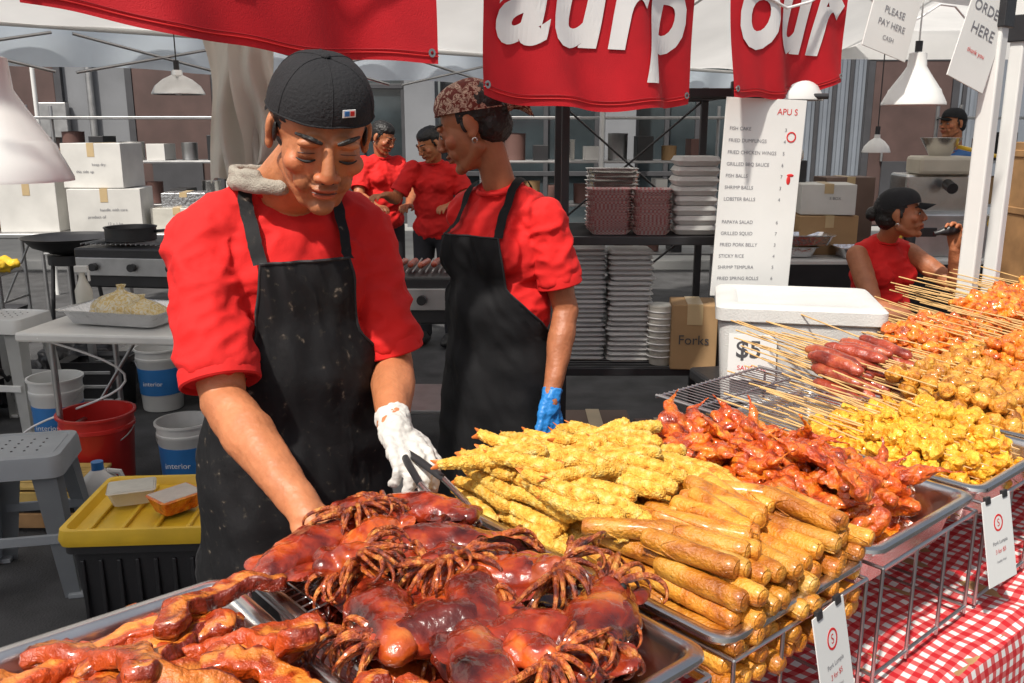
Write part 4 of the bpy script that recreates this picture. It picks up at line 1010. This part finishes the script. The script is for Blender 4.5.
g=group('hanging_aprons',(-.72,2.45,1.6)); b=MB()
for j,(x0,w_,zt,zb,yy,ph) in enumerate(((-.82,.19,1.80,1.42,2.50,0),(-.76,.17,1.83,1.38,2.44,2),(-.71,.14,1.78,1.46,2.40,4))):
    b.grid(lambda u,v:V((x0+w_*(u)*(.75+.25*v)+.015*math.sin(v*5+ph),yy+.022*math.sin(u*13+ph+v*2)*(.3+v)+.008*math.sin(v*9+u*6),zt+(zb-zt)*v-.03*abs(u-.5)+.015*math.sin(u*9+ph)*v)),30,34,cloth_w,thick=.002)
b.tube([(-.9,2.45,1.82),(-.5,2.48,1.83)],.006,steel_d); b.tube([(-.7,2.45,1.82),(-.7,2.45,2.3)],.003,steel_d)
b.obj('cloths',g)
# ---------------------------------------------------------------- shelf rack
g=group('wire_shelf_rack',(.42,3.15,0)); b=MB(); X0,X1,Y0,Y1=.16,.70,2.93,3.38
for x in (X0+.01,X1):
    for y in (Y0,Y1): b.box((x,y,.85),(.025,.025,1.7),black,bev=.003)
for z in (.30,.76,1.20,1.665):
    for y in (Y0,Y1): b.box(((X0+X1)/2,y,z),(X1-X0,.02,.028),black)
    for x in (X0+.01,X1): b.box((x,(Y0+Y1)/2,z),(.02,Y1-Y0,.026),black)
    if z<1.5:
        for i in range(14): b.cyl((X0,Y0+.02+i*.032,z+.008),(X1,Y0+.02+i*.032,z+.008),.003,black,seg=6)
b.cyl((X0,Y1,.76),(X1,Y1,1.2),.004,black,seg=6); b.cyl((X0,Y1,1.2),(X1,Y1,.76),.004,black,seg=6)
b.cyl((X0,Y1,1.2),(X1,Y1,1.66),.004,black,seg=6); b.cyl((X0,Y1,1.66),(X1,Y1,1.2),.004,black,seg=6)
b.cyl((.09,2.95,1.655),(X1+.3,2.95,1.655),.009,black); b.obj('frame',g)
def stack(name,x,y,z,hx,hy,n,dz,mat,flare=1.2,rz=0,uvm=False,oval=0):
    g=group(name,(x,y,z)); b=MB()
    for i in range(n):
        m=TR((x+U(-.004,.004),y+U(-.004,.004),z+i*dz),rz+U(-.05,.05))
        loftmesh(b,[(hx/flare,hy/flare,.02,.0),(hx,hy,.025,dz*1.6),(hx+.004,hy+.004,.025,dz*1.6+.002),(hx-.002,hy-.002,.02,dz*1.6-.001)],mat,m,False)
    m=TR((x,y,z+n*dz),rz); loftmesh(b,[(hx*.95,hy*.95,.02,.004),(hx*.93,hy*.93,.02,.0)],mat,m)
    b.obj('stack',g)
checkpaper=M('checker_paper',(.7,.5,.48),.7); N=checkpaper.node_tree.nodes; L=checkpaper.node_tree.links
ck=N.new('ShaderNodeTexChecker'); ck.inputs['Scale'].default_value=150; ck.inputs['Color1'].default_value=(.66,.58,.56,1); ck.inputs['Color2'].default_value=(.58,.22,.22,1); tcn=N.new('ShaderNodeTexCoord'); L.new(tcn.outputs['Object'],ck.inputs[0]); L.new(ck.outputs[0],N['Principled BSDF'].inputs['Base Color'])
stack('paper_food_trays',.325,3.05,1.212,.072,.055,15,.0095,checkpaper,1.25); stack('paper_food_trays',.465,3.03,1.212,.062,.055,15,.0095,checkpaper,1.25)
def clams(name,x,y,z,n,w,d,t):
    g=group(name,(x,y,z)); b=MB()
    for i in range(n):
        mm=TR((x+U(-.005,.005),y+U(-.004,.004),z+i*t),U(-.05,.05)); loftmesh(b,[(w*.44,d*.44,.02,.001),(w*.5,d*.5,.02,t*.5),(w*.515,d*.515,.02,t*.5),(w*.515,d*.515,.02,t*.56),(w*.5,d*.5,.02,t*.56),(w*.45,d*.45,.02,t*.97)],foam,mm)
    b.obj('stack',g)
clams('foam_containers',.61,3.06,1.212,8,.145,.15,.032)
clams('plate_stack',.245,3.10,.772,24,.15,.16,.0165); clams('plate_stack',.405,3.08,.772,22,.15,.16,.0175)
stack('steel_steam_pans',.36,3.28,1.212,.09,.06,14,.014,steel,1.1)
g=group('cup_sleeve',(.50,2.98,.77)); b=MB(); b.lathe([(.0,0),(.034,0),(.036,.003),(.044,.20),(.046,.20),(.046,.206),(0,.206)],clearp,Matrix.Translation((.505,2.99,.772)),24)
for i in range(8): b.lathe([(.045,0),(.0475,.003),(.045,.006)],white,Matrix.Translation((.505,2.99,.80+i*.022)),24)
b.obj('cups',g)
boxd=M('box_dark',(.12,.06,.05),.7); boxb=M('box_brown',(.14,.09,.07),.7); boxo=M('box_orange',(.5,.2,.06),.7)
carton(.610,2.975,.772,.15,.15,.22,card,R(-6)); carton(.30,3.1,.31,.26,.26,.22,boxb,0); carton(.56,3.12,.31,.2,.26,.18,boxd); carton(.42,2.95,.0,.3,.25,.24,boxb,R(10))
g=group('fork_box_label',(.60,2.89,.87)); b=MB(); b.add(textmesh('Forks',.045),inkd,Matrix.Translation((.600,2.897,.86))@Matrix.Rotation(R(-6),4,'Z')@Matrix.Rotation(R(90),4,'X'),False); b.obj('lettering',g)
# menu sign
g=group('menu_sign',(.76,2.78,1.33)); m=Matrix.Translation((.757,2.80,1.343))@Matrix.Rotation(R(12),4,'Z')@Matrix.Rotation(R(2),4,'Y')@Matrix.Rotation(R(90),4,'X'); b=MB()
b.box((0,0,0),(.262,.60,.006),paper,m,bev=.001)
b.add(textmesh('APU S',.026),inkr,m@Matrix.Translation((.07,.255,.004)),False)
its=['FISH CAKE','FRIED DUMPLINGS','FRIED CHICKEN WINGS','GRILLED BBQ SAUCE','FISH BALLS','SHRIMP BALLS','LOBSTER BALLS','','PAPAYA SALAD','GRILLED SQUID','FRIED PORK BELLY','STICKY RICE','SHRIMP TEMPURA','FRIED SPRING ROLLS']
for i,t in enumerate(its):
    if t: b.add(textmesh(t,.0150,align='LEFT'),inkg,m@Matrix.Translation((-.115,.205-i*.035,.004)),False); b.add(textmesh('%d'%(3+i%5),.0150),inkg,m@Matrix.Translation((.07,.205-i*.035,.004)),False)
b.lathe([(.012,.001),(.016,.001),(.016,0),(.012,0)],inkr,m@Matrix.Translation((.09,.19,.0035)),20); b.sph((0,0,0),(.007,.014,.002),inkr,m@Matrix.Translation((.095,.06,.003))); b.sph((0,0,0),(.012,.005,.002),inkr,m@Matrix.Translation((.10,.075,.003)))
b.obj('board',g)
ftable('back_counter',.60,1.55,2.32,2.85,.82,blackpl,rz=R(10))
g=group('foam_cooler',(.81,2.50,.82)); m=TR((.800,2.50,.822),R(-12)); b=MB()
loftmesh(b,[(.205,.17,.03,.225),(.21,.175,.03,.22),(.195,.16,.03,0),(.18,.14,.03,0)],foam,m); loftmesh(b,[(.21,.175,.03,.226),(.22,.185,.03,.232),(.22,.185,.03,.265),(.21,.175,.03,.273),(.17,.14,.03,.275),(.16,.13,.03,.269)],foam,m)
b.obj('box',g); b=MB(); mm=m@Matrix.Translation((-.120,-.190,.135))@Matrix.Rotation(R(86),4,'X'); b.box((0,0,0),(.125,.125,.002),paper,mm,bev=.0005); b.add(textmesh('$5',.065,off=.0012),inkd,mm@Matrix.Translation((-.01,.0,.002)),False); b.add(textmesh('SAUSAGE',.018),inkr,mm@Matrix.Translation((0,-.035,.002)),False); b.obj('price_sign',g)
# ---------------------------------------------------------------- right background
ftable('work_table',1.35,3.5,4.9,5.6,.86,white,cloth=apron2_m); ftable('work_table',3.2,5.6,6.2,6.9,.9,steel_d)
carton(1.78,5.25,.86,.34,.3,.22,card,R(5)); carton(1.80,5.25,1.085,.3,.28,.17,cardw,R(-8),['5 BOX']); carton(1.42,5.2,.86,.2,.25,.2,cardw,0); carton(3.1,5.2,.86,.4,.35,.5,card,R(5)); carton(3.3,5.25,1.362,.35,.3,.22,boxo,R(2))
carton(2.0,5.5,.86,.3,.2,.42,boxb,R(4)); carton(1.62,5.45,1.08,.22,.2,.3,blackpl,R(-6))
beige=M('beige_enamel',(.5,.45,.36),.4)
g=group('fryer_machine',(2.42,5.2,.86)); b=MB(); m=TR((2.42,5.2,.86),R(-4))
b.box((0,0,.12),(.46,.4,.24),steel_d,m,bev=.01); b.box((0,.05,.34),(.40,.28,.22),steel,m,bev=.015); b.box((.0,-.02,.50),(.30,.24,.10),beige,m,bev=.02); b.cyl((.0,-.15,.40),(0,-.23,.38),.03,blackpl,mx=m); b.lathe([(.05,0),(.1,.1),(.11,.1),(.055,0)],steel,m@Matrix.Translation((0,0,.55)),24)
b.box((-.1,-.205,.14),(.1,.01,.05),blackpl,m); b.box((.1,-.205,.14),(.03,.01,.03),redpl,m); b.tube([(.2,-.15,.1),(.26,-.25,.3),(.24,-.2,.55),(.1,0,.6)],.012,yelpl,m); b.obj('body',g)
for (x,y) in ((1.55,5.05),(1.95,5.0),(2.95,5.02),(1.62,5.0)):
    g=group('foil_tray',(x,y,.86)); b=MB(); loftmesh(b,[(.15,.1,.03,.055),(.155,.105,.03,.06),(.145,.095,.03,.06),(.12,.08,.03,.004),(.11,.07,.03,.003)],foil,Matrix.Translation((x,y,.862+(.07 if x==1.62 else 0)))); b.obj('tray',g)
g=group('sauce_bottles',(2.12,5.02,.86))
b=MB(); 
for i,(mm_) in enumerate((redpl,yelpl,black)): b.lathe([(0,0),(.03,0),(.031,.12),(.012,.16),(.008,.2),(0,.2)],mm_,Matrix.Translation((2.06+i*.075,5.0,.862)),18)
b.obj('bottles',g)
carton(1.12,3.45,.0,.45,.4,.5,card,R(8)); carton(1.3,3.5,.502,.35,.3,.28,foam)
g=group('wood_rack',(2.6,4.0,0)); b=MB()
for z in (.3,.9,1.2,1.45): b.box((2.6,4.0,z),(.7,.3,.03),plank)
for x in (2.27,2.93): b.box((x,4.0,.75),(.03,.3,1.5),plank)
for i in range(4): b.box((2.4+i*.15,4.0,1.04),(.12,.22,.2),card if i%2 else cardw); b.box((2.4+i*.15,4.0,.45),(.12,.22,.25),cardw if i%2 else card)
b.obj('shelves',g)
for (kx,kw) in ((-.25,2.0),(-3.9,2.2),(3.6,1.8)):
    g=group('kitchen_rack',(kx+kw/2,7.6,0)); b=MB()
    for x in (kx,kx+kw):
        for y in (7.45,7.85): b.cyl((x,y,0),(x,y,1.75),.015,steel_d)
    for z in (.55,.95,1.3,1.65): b.box((kx+kw/2,7.65,z),(kw,.42,.02),steel_d)
    for i in range(24):
        zz_=(.56,.96,1.31)[i%3]; x=kx+.13+(i*(kw-.3)/24); w_=U(.09,.17); h_=U(.10,.24); mt=[steel,black,boxd,cardw,card,black,steel_d,boxd][i%8]
        if i%2: b.box((x,7.6,zz_+h_/2+.002),(w_,.25,h_),mt)
        else: b.lathe([(0,0),(w_*.6,0),(w_*.62,h_),(w_*.65,h_+.005),(0,h_+.01)],mt,Matrix.Translation((x,7.6,zz_+.002)),20)
    b.obj('rack',g)
g=group('black_bag',(1.55,5.4,1.2)); me=blob([E((1.55,5.45,1.16),(.09,.07,.12)),E((1.5,5.45,1.28),(.05,.05,.09))],.012,2); disp(me,[(.03,15)],2); mkobj('bag',me,g,blackpl)
g=group('hanging_plastic_bags',(1.15,4.0,1.45)); me=blob([E((1.16,4.05,1.50),(.06,.05,.12)),E((1.2,4.05,1.40),(.07,.05,.09))],.01,2); disp(me,[(.04,18),(.015,50)],5); mkobj('bag',me,g,clearp); b=MB(); b.tube([(1.17,4.05,1.58),(1.17,4.05,2.4)],.003,letter); b.obj('string',g)
b=MB(); b.tube([S(-.4+i*.12,-.53,2.0-.10*math.sin(i*.55)**2) for i in range(40)],.004,letter); b.obj('power_cable')
b=MB(); b.tube([(-1.95+.3*math.sin(i*.3),3.6+i*.02,.72-.036*i) for i in range(20)],.005,letter); b.obj('power_cable')
print('DONE')
